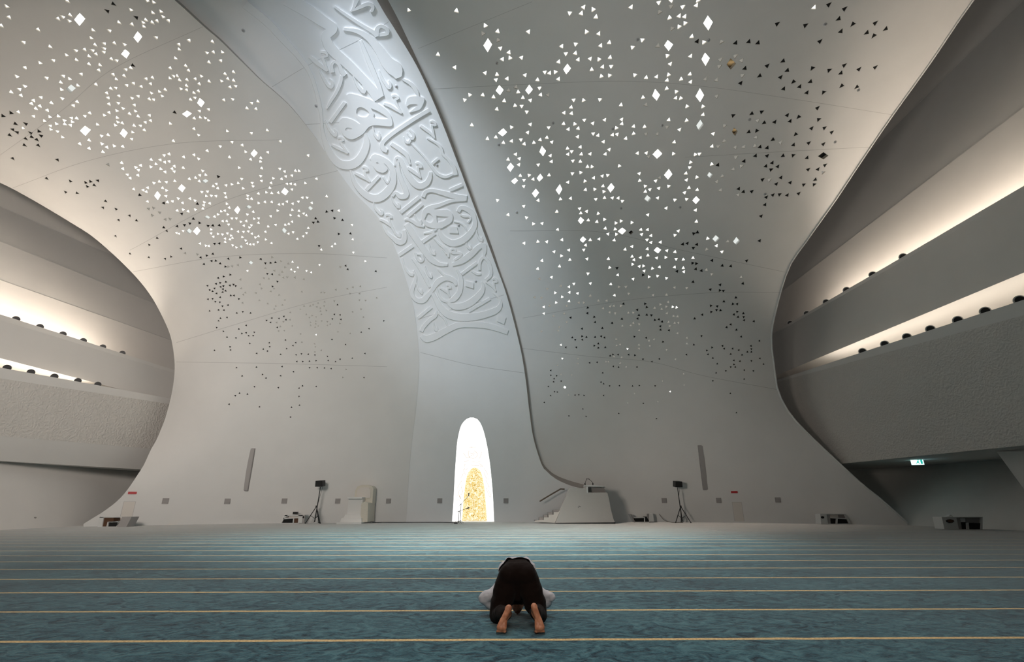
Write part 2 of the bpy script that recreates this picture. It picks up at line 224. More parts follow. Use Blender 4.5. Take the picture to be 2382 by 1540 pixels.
# filled letters: outline | counters
LETTERS = [('2', "600,150 680,125 950,205 1180,330 1300,440 1350,580 1345,645 1310,660 1010,648 870,780 700,870 570,820 500,700 480,600 520,530 600,520 720,560 820,620 760,500 700,370",
            ["760,440 770,380 820,345 900,370 970,440 920,510 800,490", "1000,365 1130,420 1280,530 1060,520 1050,450", "580,710 610,680 690,690 690,705 590,730"]),
           ('2', "1570,300 1590,210 1640,175 1750,165 1860,190 1875,220 1840,320 1800,380 1700,415 1625,430 1760,310 1640,300 1585,335", []),
           ('3', "570,200 620,160 720,200 830,330 850,380 800,430 740,430 660,390 600,300", ["660,270 690,260 722,300 690,300"]),
           ('3', "1600,1020 1700,1040 1820,1035 1890,1080 1915,1160 1890,1240 1800,1300 1690,1345 1500,1310 1420,1230 1410,1140 1440,1040 1500,990", ["1450,1190 1480,1110 1530,1090 1600,1180 1555,1250 1480,1220", "1645,1135 1840,1150 1760,1220 1660,1245"]),
           ('4', "1285,460 1420,475 1445,580 1300,575", []), ('5', "1285,370 1415,405 1410,500 1280,460", []), ('5', "1815,920 1940,975 1910,1080 1790,1030", [])]
# outlines in photo pixels, used only to find where the edges stand on the vault
RIM_L = "0,425 60,456 117,489 165,518 212,548 255,584 296,623 329,659 357,698 382,745.7 397,783.5 404.4,825 406.3,859 402.6,897 395,934.7 381.8,980 363,1025 352.6,1042.8 334.5,1082 327.5,1093 297,1138.5 272,1166 242,1189 214,1206.5 194,1219"
RIM_R = "2264,0 2166.6,142 2077,267 2006.8,370 1944.5,464 1919,500 1873.7,564 1839.7,613 1820.8,662.5 1805.7,719 1796,764.6 1795,802 1800,844 1807.6,900.7 1817,927 1839.7,965 1881,1010 1957,1082 2006,1127 2051,1163 2111,1216.7"
EDGE_L = "406,0 449,39 480,67 508.6,91 537,118.6 580,161 608.6,188.6 645.7,220 680,253 733,319 786,396.6 823.6,447 866,490 898,532 924.7,591 946,655 962,713 970,772 975,830 974,880 968,950 958,1030 950,1120 945,1214"
EDGE_R = "877,0 919,69 973,160 1020.5,266 1058,362 1090,447 1122,532 1153.6,617.5 1180,692 1209,804 1222,878 1231,954 1240.6,1018 1259.5,1080 1270.5,1095 1280.6,1105 1294.5,1115 1313,1124 1332,1131 1364,1139"
EDGE_R2 = "903.4,0 946,85 994,192 1042,303 1079,404.6 1113.7,495 1143,570 1164,633 1187,700 1213,803 1226.6,878 1235,954 1244,1018 1264,1080 1274,1091 1285.6,1101 1300.8,1109 1326,1118 1345,1123.5 1366,1129"
ARCH = "1051.7,1213 1054.8,1168.7 1058,1106 1060,1075 1063,1033.6 1067.3,1008.6 1072.5,990 1079.8,979.5 1088,973 1098.5,971 1109,974 1116,981.6 1123.5,998 1129.7,1021 1135,1048 1140,1081 1143,1110.5 1146.3,1148 1149.4,1213"
GOLD = "1074.6,1212 1078.7,1158 1084,1116.7 1089,1100 1096.4,1090.7 1104.7,1087.6 1113,1090.7 1119.3,1100 1124.5,1121 1128.6,1152 1132.8,1212"
JOINTS_L = ["0,361 144,257 265,159 472,62", "30,437 212,372 416,333 650,325", "302,582 529,465 786,397", "310,632 510,598 718,590 900,600", "410,797 567,749 737,700 900,668", "410,842 661,846 900,853"]
JOINTS_R = ["973,113 1089,65 1238,4", "1009,207 1227,196 1445,189 1627,200 1855,232 2075,267", "1594,366 1816,353 2026,342", "1212,810 1371,829 1515,842 1636,874 1807,906", "1216,740 1447,700 1655,681 1820,680", "1186,537 1400,540 1590,583 1826,633"]
JOINTS_M = ["633,202 724,148 835,93 905,50", "705,290 790,285", "972,743 1015,730 1100,707 1172,686", "978,820 1100,850 1222,868"]
# ------------------------------------------------------------------ small helpers
def tag(o, label=None, cat=None, group=None, kind=None):
    for k, v in (('label', label), ('category', cat), ('group', group), ('kind', kind)):
        if v: o[k] = v
    return o
def empty(name, loc, label, cat, group=None, rz=0):
    o = bpy.data.objects.new(name, None); COL.objects.link(o); o.location = loc; o.rotation_euler = (0, 0, rz)
    o.empty_display_size = 0.1
    return tag(o, label, cat, group)
def mesh(name, verts, faces, mats, parent=None, smooth=False, midx=None, loc=(0, 0, 0)):
    m = bpy.data.meshes.new(name)
    m.from_pydata([tuple(map(float, v)) for v in verts], [], [tuple(int(i) for i in f) for f in faces])
    for mt in (mats if isinstance(mats, (list, tuple)) else [mats]): m.materials.append(mt)
    if midx is not None: m.polygons.foreach_set('material_index', midx)
    if smooth is True: m.polygons.foreach_set('use_smooth', [True] * len(m.polygons))
    elif smooth: m.polygons.foreach_set('use_smooth', smooth)
    m.update()
    o = bpy.data.objects.new(name, m); COL.objects.link(o); o.location = loc
    if parent is not None: o.parent = parent
    return o
class MB:
    def __init__(s): s.v = []; s.f = []; s.m = []; s.s = []
    def add(s, vs, fs, mi=0, sm=False):
        b = len(s.v); s.v += [tuple(v) for v in vs]
        for f in fs: s.f.append(tuple(b + i for i in f)); s.m.append(mi); s.s.append(sm)
    def box(s, x0, x1, y0, y1, z0, z1, mi=0):
        s.add([(x, y, z) for z in (z0, z1) for y in (y0, y1) for x in (x0, x1)],
              [(0, 2, 3, 1), (4, 5, 7, 6), (0, 1, 5, 4), (2, 6, 7, 3), (0, 4, 6, 2), (1, 3, 7, 5)], mi)
    def prism(s, poly, y0, y1, mi=0, shrink=1.0):
        """(x, z) outline pushed from y0 back to y1"""
        n = len(poly); cx = sum(p[0] for p in poly) / n
        a = sum(poly[i][0] * poly[(i + 1) % n][1] - poly[(i + 1) % n][0] * poly[i][1] for i in range(n))
        if a < 0: poly = poly[::-1]
        s.add([(x, y0, z) for x, z in poly] + [(cx + (x - cx) * shrink, y1, z) for x, z in poly],
              [tuple(range(n))] + [tuple(range(2 * n - 1, n - 1, -1))] + [((i + 1) % n, i, n + i, n + (i + 1) % n) for i in range(n)], mi)
    def tube(s, pts, r, n=10, mi=0, cap=True):
        pts = [Vector(p) for p in pts]; rs = r if isinstance(r, (list, tuple)) else [r] * len(pts)
        rings = []; prev = None
        for i, p in enumerate(pts):
            t = (pts[min(i + 1, len(pts) - 1)] - pts[max(i - 1, 0)]).normalized()
            u = prev - t * prev.dot(t) if prev is not None else t.orthogonal()
            if u.length < 1e-6: u = t.orthogonal()
            u.normalize(); prev = u; w = t.cross(u)
            rings.append([p + (u * math.cos(a) + w * math.sin(a)) * rs[i] for a in [2 * math.pi * k / n for k in range(n)]])
        vs = [v for rg in rings for v in rg]; fs = []
        for i in range(len(pts) - 1):
            for k in range(n): fs.append((i * n + k, i * n + (k + 1) % n, (i + 1) * n + (k + 1) % n, (i + 1) * n + k))
        s.add(vs, fs, mi, True)
        if cap:
            s.add(rings[0], [tuple(range(n - 1, -1, -1))], mi); s.add(rings[-1], [tuple(range(n))], mi)
    def ball(s, c, r, mi=0, n=12, m=8, sc=(1, 1, 1)):
        vs = []; fs = []
        for j in range(m + 1):
            th = math.pi * j / m
            for k in range(n):
                ph = 2 * math.pi * k / n
                vs.append((c[0] + r * sc[0] * math.sin(th) * math.cos(ph), c[1] + r * sc[1] * math.sin(th) * math.sin(ph), c[2] + r * sc[2] * math.cos(th)))
        for j in range(m):
            for k in range(n): fs.append((j * n + k, (j + 1) * n + k, (j + 1) * n + (k + 1) % n, j * n + (k + 1) % n))
        s.add(vs, fs, mi, True)
    def build(s, name, mats, parent=None, loc=(0, 0, 0)):
        return mesh(name, s.v, s.f, mats, parent, s.s, s.m, loc)
# ------------------------------------------------------------------ materials
def nodes(name):
    m = bpy.data.materials.new(name); m.use_nodes = True
    nt = m.node_tree
    return m, nt, nt.nodes['Principled BSDF'], nt.nodes.new, nt.links.new
def plain(name, col, rough=0.6, metal=0.0):
    m, nt, b, N, L = nodes(name)
    b.inputs['Base Color'].default_value = (*col, 1); b.inputs['Roughness'].default_value = rough; b.inputs['Metallic'].default_value = metal
    return m
def emit(name, col, strength, sampling='AUTO'):
    m, nt, b, N, L = nodes(name)
    b.inputs['Base Color'].default_value = (0.02, 0.02, 0.02, 1); b.inputs['Emission Color'].default_value = (*col, 1); b.inputs['Emission Strength'].default_value = strength
    if sampling != 'AUTO': m.cycles.emission_sampling = sampling
    return m
def plaster(name, col, bump=0.06, scale=9.0, var=0.05, rough=0.75):
    m, nt, b, N, L = nodes(name)
    tc = N('ShaderNodeTexCoord'); no = N('ShaderNodeTexNoise'); no.inputs['Scale'].default_value = 0.7; no.inputs['Detail'].default_value = 6
    L(tc.outputs['Object'], no.inputs['Vector'])
    mx = N('ShaderNodeMix'); mx.data_type = 'RGBA'
    mx.inputs[6].default_value = (*[c * (1 - var) for c in col], 1); mx.inputs[7].default_value = (*[min(1, c * (1 + var)) for c in col], 1)
    L(no.outputs['Fac'], mx.inputs[0]); L(mx.outputs[2], b.inputs['Base Color'])
    n2 = N('ShaderNodeTexNoise'); n2.inputs['Scale'].default_value = scale; n2.inputs['Detail'].default_value = 8
    L(tc.outputs['Object'], n2.inputs['Vector'])
    bp = N('ShaderNodeBump'); bp.inputs['Strength'].default_value = bump; bp.inputs['Distance'].default_value = 0.03
    L(n2.outputs['Fac'], bp.inputs['Height']); L(bp.outputs['Normal'], b.inputs['Normal'])
    b.inputs['Roughness'].default_value = rough
    return m
M = {}
M['shell'] = plaster('white_grg_plaster', (0.72, 0.71, 0.69))
M['ribbon'] = plaster('white_ribbon_plaster', (0.80, 0.80, 0.80))
M['gallery'] = plaster('gallery_plaster', (0.70, 0.68, 0.65))
M['joint'] = plain('joint_sealant', (0.47, 0.46, 0.45), 0.8)
M['relief'] = plaster('relief_plaster', (0.82, 0.82, 0.82), bump=0.03)
M['white'] = plain('white_lacquer', (0.72, 0.72, 0.70), 0.4)
M['offwhite'] = plain('warm_white', (0.66, 0.62, 0.57), 0.5)
M['grey'] = plain('grey_panel', (0.30, 0.28, 0.27), 0.6)
M['grille'] = plain('grey_grille', (0.40, 0.38, 0.37), 0.7)
M['black'] = plain('black_plastic', (0.012, 0.012, 0.013), 0.45)
M['dark'] = plain('hole_and_shade_black', (0.01, 0.01, 0.01), 0.9)  # black for holes, and for shelf bays with shade put into the colour
M['brown'] = plain('brown_book_spines', (0.10, 0.045, 0.02), 0.6)
M['bronze'] = plain('bronze_rail', (0.16, 0.12, 0.09), 0.4, 0.6)
M['red'] = plain('red_sign', (0.45, 0.015, 0.02), 0.5)
M['sensor'] = plain('grey_sensor', (0.48, 0.48, 0.49), 0.5)
M['lit'] = emit('bright_pane', (1.0, 0.985, 0.93), 2.4, 'NONE')
M['dim'] = emit('dim_pane', (1.0, 0.95, 0.83), 0.28, 'NONE')
M['unlit'] = plain('unlit_pane', (0.012, 0.011, 0.010), 0.9)
M['reveal'] = plain('opening_reveal', (0.55, 0.52, 0.46), 0.7)
M['lamp'] = emit('lamp_glow', (1.0, 0.93, 0.84), 22.0, 'NONE')
M['palepane'] = emit('pale_pane', (0.93, 0.97, 0.93), 0.85, 'NONE')  # pale openings glow through the pane itself, no lamp inside
M['led2'] = emit('led_strip_soft', (1.0, 0.87, 0.72), 24.0)
M['led3'] = emit('led_strip_low', (1.0, 0.89, 0.76), 22.0)
M['led'] = emit('led_strip', (1.0, 0.86, 0.72), 75.0)
def leafy():
    m = plaster('carved_leaf_plaster', (0.62, 0.59, 0.55)); nt = m.node_tree; N = nt.nodes.new; L = nt.links.new; b = nt.nodes['Principled BSDF']
    tc = N('ShaderNodeTexCoord'); nz = N('ShaderNodeTexNoise'); nz.inputs['Scale'].default_value = 2.4; L(tc.outputs['Object'], nz.inputs['Vector'])
    ad = N('ShaderNodeVectorMath'); ad.operation = 'MULTIPLY_ADD'; L(nz.outputs['Color'], ad.inputs[0]); ad.inputs[1].default_value = (0.5, 0.5, 0.5); L(tc.outputs['Object'], ad.inputs[2])
    vo = N('ShaderNodeTexVoronoi'); vo.inputs['Scale'].default_value = 8.0; L(ad.outputs[0], vo.inputs['Vector'])
    bp = N('ShaderNodeBump'); bp.inputs['Strength'].default_value = 0.6; bp.inputs['Distance'].default_value = 0.05
    L(vo.outputs['Distance'], bp.inputs['Height']); L(bp.outputs['Normal'], b.inputs['Normal'])
    return m
M['leafy'] = leafy()
# ------------------------------------------------------------------ the vault's surface
cp, sp = math.cos(PITCH), math.sin(PITCH)
def pts(s, crop='P'):
    x0, y0, k = CROPS[crop]
    return np.array([[float(a) for a in t.split(',')[:2]] for t in s.split()]) / k + np.array([x0, y0])
def rays(P):
    P = np.atleast_2d(np.asarray(P, float)); dx = (P[:, 0] - CX) / FPX; dy = (CY - P[:, 1]) / FPX
    return np.stack([dx, cp - dy * sp, sp + dy * cp], 1)
O = np.array([0, 0, H])
def y_front(x):
    a = np.abs(x); return np.where(a < 23, 34.8 - 0.00054 * a ** 3, 34.8 - 0.00054 * 23 ** 3 - 0.857 * (a - 23))
ZT, YB, NE = 24.0, 4.0, 2.5
def inside(p):
    z = np.clip(p[:, 2], 0, None); q = np.clip(1 - (z / ZT) ** NE, 0, None) ** (1 / NE)
    return (p[:, 2] < ZT) & (p[:, 1] < YB + (np.maximum(y_front(p[:, 0]), YB + 2) - YB) * q)
def ccw(q):
    x, y = q[:, 0], q[:, 1]; return q if np.sum(x * np.roll(y, -1) - np.roll(x, -1) * y) > 0 else q[::-1]
LAT = None
def depth(P):
    global LAT
    P = np.atleast_2d(np.asarray(P, float))
    if LAT is None:
        gx, gy = np.arange(-720, 3000, 30.0), np.arange(-500, 1700, 30.0); LAT = 0
        LAT = (gx, gy, depth(np.array([(x, y) for y in gy for x in gx])).reshape(len(gy), len(gx)))
    if LAT is not None and not isinstance(LAT, int):
        gx, gy, T = LAT; fx = np.clip((P[:, 0] - gx[0]) / 30, 0, len(gx) - 1.001); fy = np.clip((P[:, 1] - gy[0]) / 30, 0, len(gy) - 1.001); i, j = fx.astype(int), fy.astype(int); u, v = fx - i, fy - j
        t0 = T[j, i] * (1 - u) * (1 - v) + T[j, i + 1] * u * (1 - v) + T[j + 1, i] * (1 - u) * v + T[j + 1, i + 1] * u * v
        d = rays(P); lo, hi = t0 - 1.2, t0 + 1.2
        if inside(O + d * lo[:, None]).all() and not inside(O + d * hi[:, None]).any():
            for _ in range(24):
                mid = (lo + hi) / 2; ins = inside(O + d * mid[:, None]); lo = np.where(ins, mid, lo); hi = np.where(ins, hi, mid)
            return lo
    d = rays(P); lo = np.full(len(d), 2.0); hi = lo.copy(); done = np.zeros(len(d), bool)
    for t in np.arange(2.0, 70.0, 0.4):
        ins = inside(O + d * t); new = (~ins) & (~done); hi[new] = t; done |= new; lo[~done] = t
    hi[~done] = 70
    for _ in range(30):
        mid = (lo + hi) / 2; ins = inside(O + d * mid[:, None]); lo = np.where(ins, mid, lo); hi = np.where(ins, hi, mid)
    return lo
def at(P, t): return O + rays(P) * np.asarray(t)[:, None]
def seg_dist(P, L):
    P = np.asarray(P); best = np.full(len(P), 1e9)
    for a, b in zip(L[:-1], L[1:]):
        ab = b - a; u = np.clip(((P - a) @ ab) / (ab @ ab), 0, 1); best = np.minimum(best, np.linalg.norm(P - (a + u[:, None] * ab), axis=1))
    return best
def smooth_line(L, step=9.0):
    L = np.asarray(L, float); L = np.vstack([2 * L[0] - L[1], L, 2 * L[-1] - L[-2]]); out = []
    for i in range(1, len(L) - 2):
        p0, p1, p2, p3 = L[i - 1:i + 3]; n = max(1, int(np.linalg.norm(p2[:2] - p1[:2]) / step))
        for k in range(n):
            t = k / n; out.append(0.5 * (2 * p1 + (p2 - p0) * t + (2 * p0 - 5 * p1 + 4 * p2 - p3) * t * t + (3 * p1 - p0 - 3 * p2 + p3) * t ** 3))
    out.append(L[-2]); return np.array(out)
rimL, rimR = smooth_line(np.vstack([[-300, 300], [-140, 362], pts(RIM_L)])), smooth_line(np.vstack([[2440, -230], pts(RIM_R)]))
edgeL = smooth_line(np.vstack([[150, -230], pts(EDGE_L)])); edgeR = smooth_line(np.vstack([[752, -230], pts(EDGE_R)])); edgeR2 = smooth_line(np.vstack([[776, -230], pts(EDGE_R2)]))
def sstep(a, b, x): u = np.clip((x - a) / (b - a), 0, 1); return u * u * (3 - 2 * u)
def dL(P):
    P = np.atleast_2d(np.asarray(P, float)); t = depth(P); z = (O + rays(P) * t[:, None])[:, 2]
    d = seg_dist(P, rimL) * t / FPX
    return t - 0.55 * np.clip((330 - P[:, 1]) / 330, 0, 1) + 1.7 * np.clip(1 - d / 4.2, 0, 1) ** 2 * sstep(1.5, 7, z)
def dR(P):
    P = np.atleast_2d(np.asarray(P, float)); t = depth(P); z = (O + rays(P) * t[:, None])[:, 2]
    d = seg_dist(P, rimR) * t / FPX
    return t + 0.6 + 1.0 * np.clip(1 - d / 5.0, 0, 1) ** 2 * sstep(2, 8, z)
def dM(P): return depth(P) + 0.03
def in_poly(P, poly):
    x, y = P[:, 0], P[:, 1]; c = np.zeros(len(P), bool); j = len(poly) - 1
    for i in range(len(poly)):
        xi, yi = poly[i]; xj, yj = poly[j]
        with np.errstate(divide='ignore', invalid='ignore'): hit = ((yi > y) != (yj > y)) & (x < (xj - xi) * (y - yi) / (yj - yi) + xi)
        c ^= hit; j = i
    return c
def sheet(name, outline, holes, dfun, mat, thick=0.4, grid=15.0, through=False):
    """a curved plate with its openings: front face, back face and rim"""
    outline = ccw(outline); holes = [ccw(h) for h in holes]; x0, y0 = outline.min(0); x1, y1 = outline.max(0)
    g = np.array([(x + (grid / 2 if j % 2 else 0), y) for j, y in enumerate(np.arange(y0, y1, grid * 0.87)) for x in np.arange(x0, x1, grid)])
    g = g[in_poly(g, outline)]; g = g[seg_dist(g, np.vstack([outline, outline[:1]])) > grid * 0.45]
    if len(holes):
        c = np.array([h.mean(0) for h in holes]); r = np.array([np.linalg.norm(h - h.mean(0), axis=1).max() for h in holes])
        ok = np.ones(len(g), bool)
        for ci, ri in zip(c, r):
            if ri < 40: ok &= np.linalg.norm(g - ci, axis=1) > ri * 1.25
        g = g[ok]
    V = [tuple(p) for p in outline]; faces = [list(range(len(V)))]
    for h in holes: faces.append(list(range(len(V), len(V) + len(h)))); V += [tuple(p) for p in h]
    V += [tuple(p) for p in g]
    vo, eo, fo, ov, oe, of = delaunay_2d_cdt([Vector(v) for v in V], [], faces, 1, 1e-4)
    P = np.array([(v[0], v[1]) for v in vo]); t = dfun(P); A = at(P, t); B = at(P, t + thick); n = len(P)
    fr = []; bk = []; bound = {}
    for f, src in zip(fo, of):
        if 0 not in src: continue
        a, b, c = P[f[0]], P[f[1]], P[f[2]]
        if (b[0] - a[0]) * (c[1] - a[1]) - (b[1] - a[1]) * (c[0] - a[0]) > 0: f = f[::-1]   # face the hall
        if through and any(s != 0 for s in src): continue
        bk.append(tuple(n + i for i in f[::-1]))
        if all(s == 0 for s in src): fr.append(tuple(f))
        for i in range(len(f)):
            e = (f[i], f[(i + 1) % len(f)]); k = (e[1], e[0])
            if k in bound: del bound[k]
            else: bound[e] = 1
    vs = list(A) + list(B); fs = fr + bk; sm = [True] * len(fs)
    for a, b in bound:
        k = len(vs); vs += [A[b], A[a], B[a], B[b]]; fs.append((k, k + 1, k + 2, k + 3)); sm.append(False)
    return tag(mesh(name, vs, fs, mat, None, sm), kind='structure')
def normal_at(P, dfun):
    P = np.asarray(P, float); e = 2.0
    Q = np.array([P, P + [e, 0], P + [0, -e]]); A = at(Q, dfun(Q)); n = np.cross(A[1] - A[0], A[2] - A[0]); n /= np.linalg.norm(n)
    if n @ (O - A[0]) < 0: n = -n
    return Vector(A[0]), Vector(n)
def frame_at(P, dfun):
    p, n = normal_at(P, dfun); r = Vector((0, 0, 1)).cross(n)
    if r.length < 1e-3: r = Vector((1, 0, 0))
    r.normalize(); u = n.cross(r)
    if r.x < 0: r = -r; u = -u if u.z < 0 else u
    return p, r, u, n
def project(p):
    d = Vector(p) - Vector(O); f = d.y * cp + d.z * sp; up = -d.y * sp + d.z * cp
    return np.array([CX + FPX * d.x / f, CY - FPX * up / f])
ORD = ['first', 'second', 'third', 'fourth', 'fifth', 'sixth', 'seventh', 'eighth', 'ninth', 'tenth', 'eleventh', 'twelfth', 'thirteenth', 'fourteenth', 'fifteenth', 'sixteenth', 'seventeenth',
       'eighteenth', 'nineteenth', 'twentieth', 'twenty-first', 'twenty-second', 'twenty-third', 'twenty-fourth', 'twenty-fifth', 'twenty-sixth', 'twenty-seventh', 'twenty-eighth', 'twenty-ninth', 'thirtieth']
# ------------------------------------------------------------------ floor
def carpet():
    m, nt, b, N, L = nodes('teal_prayer_carpet')
    tc = N('ShaderNodeTexCoord'); mp = N('ShaderNodeMapping'); mp.inputs['Rotation'].default_value = (0, 0, math.radians(-0.9))
    L(tc.outputs['Object'], mp.inputs['Vector'])
    def noise_(scale, detail, sx=1, sy=1, dist=0.0):
        mm = N('ShaderNodeMapping'); mm.inputs['Scale'].default_value = (sx, sy, 1); L(mp.outputs['Vector'], mm.inputs['Vector'])
        n = N('ShaderNodeTexNoise'); n.inputs['Scale'].default_value = scale; n.inputs['Detail'].default_value = detail; n.inputs['Distortion'].default_value = dist
        L(mm.outputs['Vector'], n.inputs['Vector']); return n.outputs['Fac']
    def math_(op, a, b2=None, c=None):
        n = N('ShaderNodeMath'); n.operation = op
        for i, v in enumerate((a, b2, c)):
            if v is None: continue
            if isinstance(v, (int, float)): n.inputs[i].default_value = v
            else: L(v, n.inputs[i])
        return n.outputs[0]
    def ramp(fac, stops):
        r = N('ShaderNodeValToRGB'); L(fac, r.inputs['Fac']); e = r.color_ramp.elements
        while len(e) < len(stops): e.new(0.5)
        for el, (p, c) in zip(e, stops): el.position = p; el.color = (*c, 1)
        return r.outputs['Color']
    big = noise_(0.9, 3, 0.6, 1.0); mid = noise_(5.5, 6, 0.8, 1.0, 2.2); fine = noise_(45, 5)
    s = math_('ADD', math_('MULTIPLY', mid, 0.55), math_('ADD', math_('MULTIPLY', fine, 0.25), math_('MULTIPLY', big, 0.20)))
    base = ramp(s, [(0.37, (0.010, 0.030, 0.048)), (0.44, (0.030, 0.085, 0.115)), (0.51, (0.055, 0.145, 0.180)), (0.60, (0.10, 0.225, 0.26))])
    sep = N('ShaderNodeSeparateXYZ'); L(mp.outputs['Vector'], sep.inputs[0])
    wob = math_('MULTIPLY', math_('SUBTRACT', noise_(3.0, 3, 1, 0.2), 0.5), 0.035)
    yy = math_('ADD', sep.outputs['Y'], wob)
    md = math_('PINGPONG', math_('SUBTRACT', yy, 5.083 - 1.2905 * 8), 1.2905 / 2)
    stripe = math_('LESS_THAN', md, 0.034)
    lim = math_('LESS_THAN', sep.outputs['Y'], 31.5)
    gold = ramp(fine, [(0.35, (0.62, 0.40, 0.17)), (0.6, (0.95, 0.68, 0.34))])
    mx = N('ShaderNodeMix'); mx.data_type = 'RGBA'; L(math_('MULTIPLY', stripe, lim), mx.inputs[0]); L(base, mx.inputs[6]); L(gold, mx.inputs[7]); L(mx.outputs[2], b.inputs['Base Color'])
    bp = N('ShaderNodeBump'); bp.inputs['Strength'].default_value = 0.55; bp.inputs['Distance'].default_value = 0.02; L(s, bp.inputs['Height']); L(bp.outputs['Normal'], b.inputs['Normal'])
    b.inputs['Roughness'].default_value = 0.9; b.inputs['Specular IOR Level'].default_value = 0.03
    b.inputs['Sheen Weight'].default_value = 1.0; b.inputs['Sheen Roughness'].default_value = 0.235; b.inputs['Sheen Tint'].default_value = (1.0, 0.97, 0.93, 1)
    return m
mb = MB(); mb.box(-46, 46, -12, 42, -0.3, 0.0); tag(mb.build('floor', carpet()), kind='structure')
# ------------------------------------------------------------------ openings in the two perforated shells
def world_shape(P, shape, dfun):
    p, r, u, n = frame_at(P, dfun)
    return p, n, [p + r * a + u * b for a, b in shape]
def make_openings(groups, dias, dfun, outline):
    tri = []
    for crop, kind, s in groups:
        for P in pts(s, crop): tri.append((P, kind))
    D = []
    for crop, kind, s in dias:
        k = CROPS[crop][2]
        for tok in s.split():
            x, y, w, h = [float(v) for v in tok.split(',')]; D.append((np.array([x, y]) / k + np.array(CROPS[crop][:2]), kind, w / k, h / k))
    T = []; taken = []
    for P, kind, w, h in D:
        p, n, _ = world_shape(P, [(0, 0)], dfun); t = (p - Vector(O)).length
        jit = [random.uniform(0.86, 1.14) for _ in range(4)]; sk = random.uniform(-0.25, 0.25)
        px = np.array([P + [sk * w, -h * jit[0]], P + [w * jit[1] * 0.95, -h * 0.08], P + [-sk * w * 0.6, h * jit[2]], P + [-w * jit[3] * 0.95, h * 0.08]])
        if P[0] < 8 or not in_poly(px, outline).all(): pass
        T.append(('dia', kind, px, P)); taken.append((P, max(w, h) * 1.15))
    for P, kind in tri:
        if P[0] < -20 or seg_dist(P[None], np.vstack([outline, outline[:1]]))[0] < 7 or not in_poly(P[None], outline)[0]: continue
        p, n = normal_at(P, dfun); dist = (p - Vector(O)).length
        R = 0.072 + (0.052 * sstep(11, 21, p.z) if p.x < -4 else 0.076 * sstep(7, 19, p.z))
        rpx = R * FPX / dist
        if any(np.linalg.norm(P - q) < rr + rpx * 0.9 for q, rr in taken): continue
        taken.append((P, rpx * 0.95))
        a0 = random.choice([90, 0, 180, 270, 60, 200]) + random.uniform(-14, 14)
        shape = [(R * math.cos(math.radians(a0 + a)), R * math.sin(math.radians(a0 + a))) for a in (0, 120, 240)]
        _, _, q = world_shape(P, shape, dfun)
        T.append(('tri', kind, np.array([project(v) for v in q]), P))
    return T
outL = np.vstack([rimL, [[194, 1236], [400, 1236], [700, 1230], [945, 1226]], edgeL[::-1], [[-100, -230], [-300, -230]]])
outR = np.vstack([edgeR2 - [5, 0], [[1362, 1226], [1600, 1226], [1850, 1230], [2111, 1236]], rimR[::-1]])
shL = make_openings(TRI_LEFT, DIA_LEFT, dL, outL); shR = make_openings(TRI_RIGHT, DIA_RIGHT, dR, outR)
wall_l = sheet('wall_left', outL, [s[2] for s in shL], dL, M['shell'])
wall_r = sheet('wall_right', outR, [s[2] for s in shR], dR, M['shell'])
edgeLo = edgeL - np.stack([np.clip(12 - edgeL[:, 1] / 60, 4, 12), 0 * edgeL[:, 1]], 1)
arch = smooth_line(pts(ARCH), 5)
outM = np.vstack([edgeLo, [[941, 1226]], [[1051.7, 1226]], [[1149.4, 1226]], [[1366, 1226]], edgeR[::-1]])
wall_m = sheet('wall_center', outM, [np.vstack([arch, [[1149.4, 1226.5], [1051.7, 1226.5]]])], dM, M['ribbon'], through=True)
# exposed edge faces of the plates
def strip3(mb, A, B, mi=0, sm=False):
    n = len(A); mb.add(list(A) + list(B), [(i, i + 1, n + i + 1, n + i) for i in range(n - 1)], mi, sm)
mb = MB(); strip3(mb, at(edgeR, dM(edgeR)), at(edgeR2, dR(edgeR2) + 0.02)) if len(edgeR) == len(edgeR2) else None
def resamp(L, n):
    d = np.concatenate([[0], np.cumsum(np.linalg.norm(np.diff(L, axis=0), axis=1))]); u = np.linspace(0, d[-1], n)
    return np.stack([np.interp(u, d, L[:, 0]), np.interp(u, d, L[:, 1])], 1)
# match the two edges by height so that the face between them is ruled straight back
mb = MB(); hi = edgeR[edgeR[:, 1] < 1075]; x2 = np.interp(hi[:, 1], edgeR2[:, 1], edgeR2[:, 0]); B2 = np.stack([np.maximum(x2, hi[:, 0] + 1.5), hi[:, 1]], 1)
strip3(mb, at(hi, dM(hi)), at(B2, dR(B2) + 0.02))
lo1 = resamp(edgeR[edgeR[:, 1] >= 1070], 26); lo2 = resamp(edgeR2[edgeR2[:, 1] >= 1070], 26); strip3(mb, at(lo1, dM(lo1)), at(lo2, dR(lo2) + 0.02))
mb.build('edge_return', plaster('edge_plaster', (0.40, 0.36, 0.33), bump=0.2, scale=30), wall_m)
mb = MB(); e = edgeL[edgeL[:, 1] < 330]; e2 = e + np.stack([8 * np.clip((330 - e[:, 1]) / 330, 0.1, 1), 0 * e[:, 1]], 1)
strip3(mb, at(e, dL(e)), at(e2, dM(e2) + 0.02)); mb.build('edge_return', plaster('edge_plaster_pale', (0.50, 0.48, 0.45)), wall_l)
mb = MB(); rl_ = rimR[::3]; mb.tube([tuple(v) for v in at(rl_, dR(rl_) - 0.02)], 0.055, 6); mb.build('rim_lip', M['white'], wall_r)
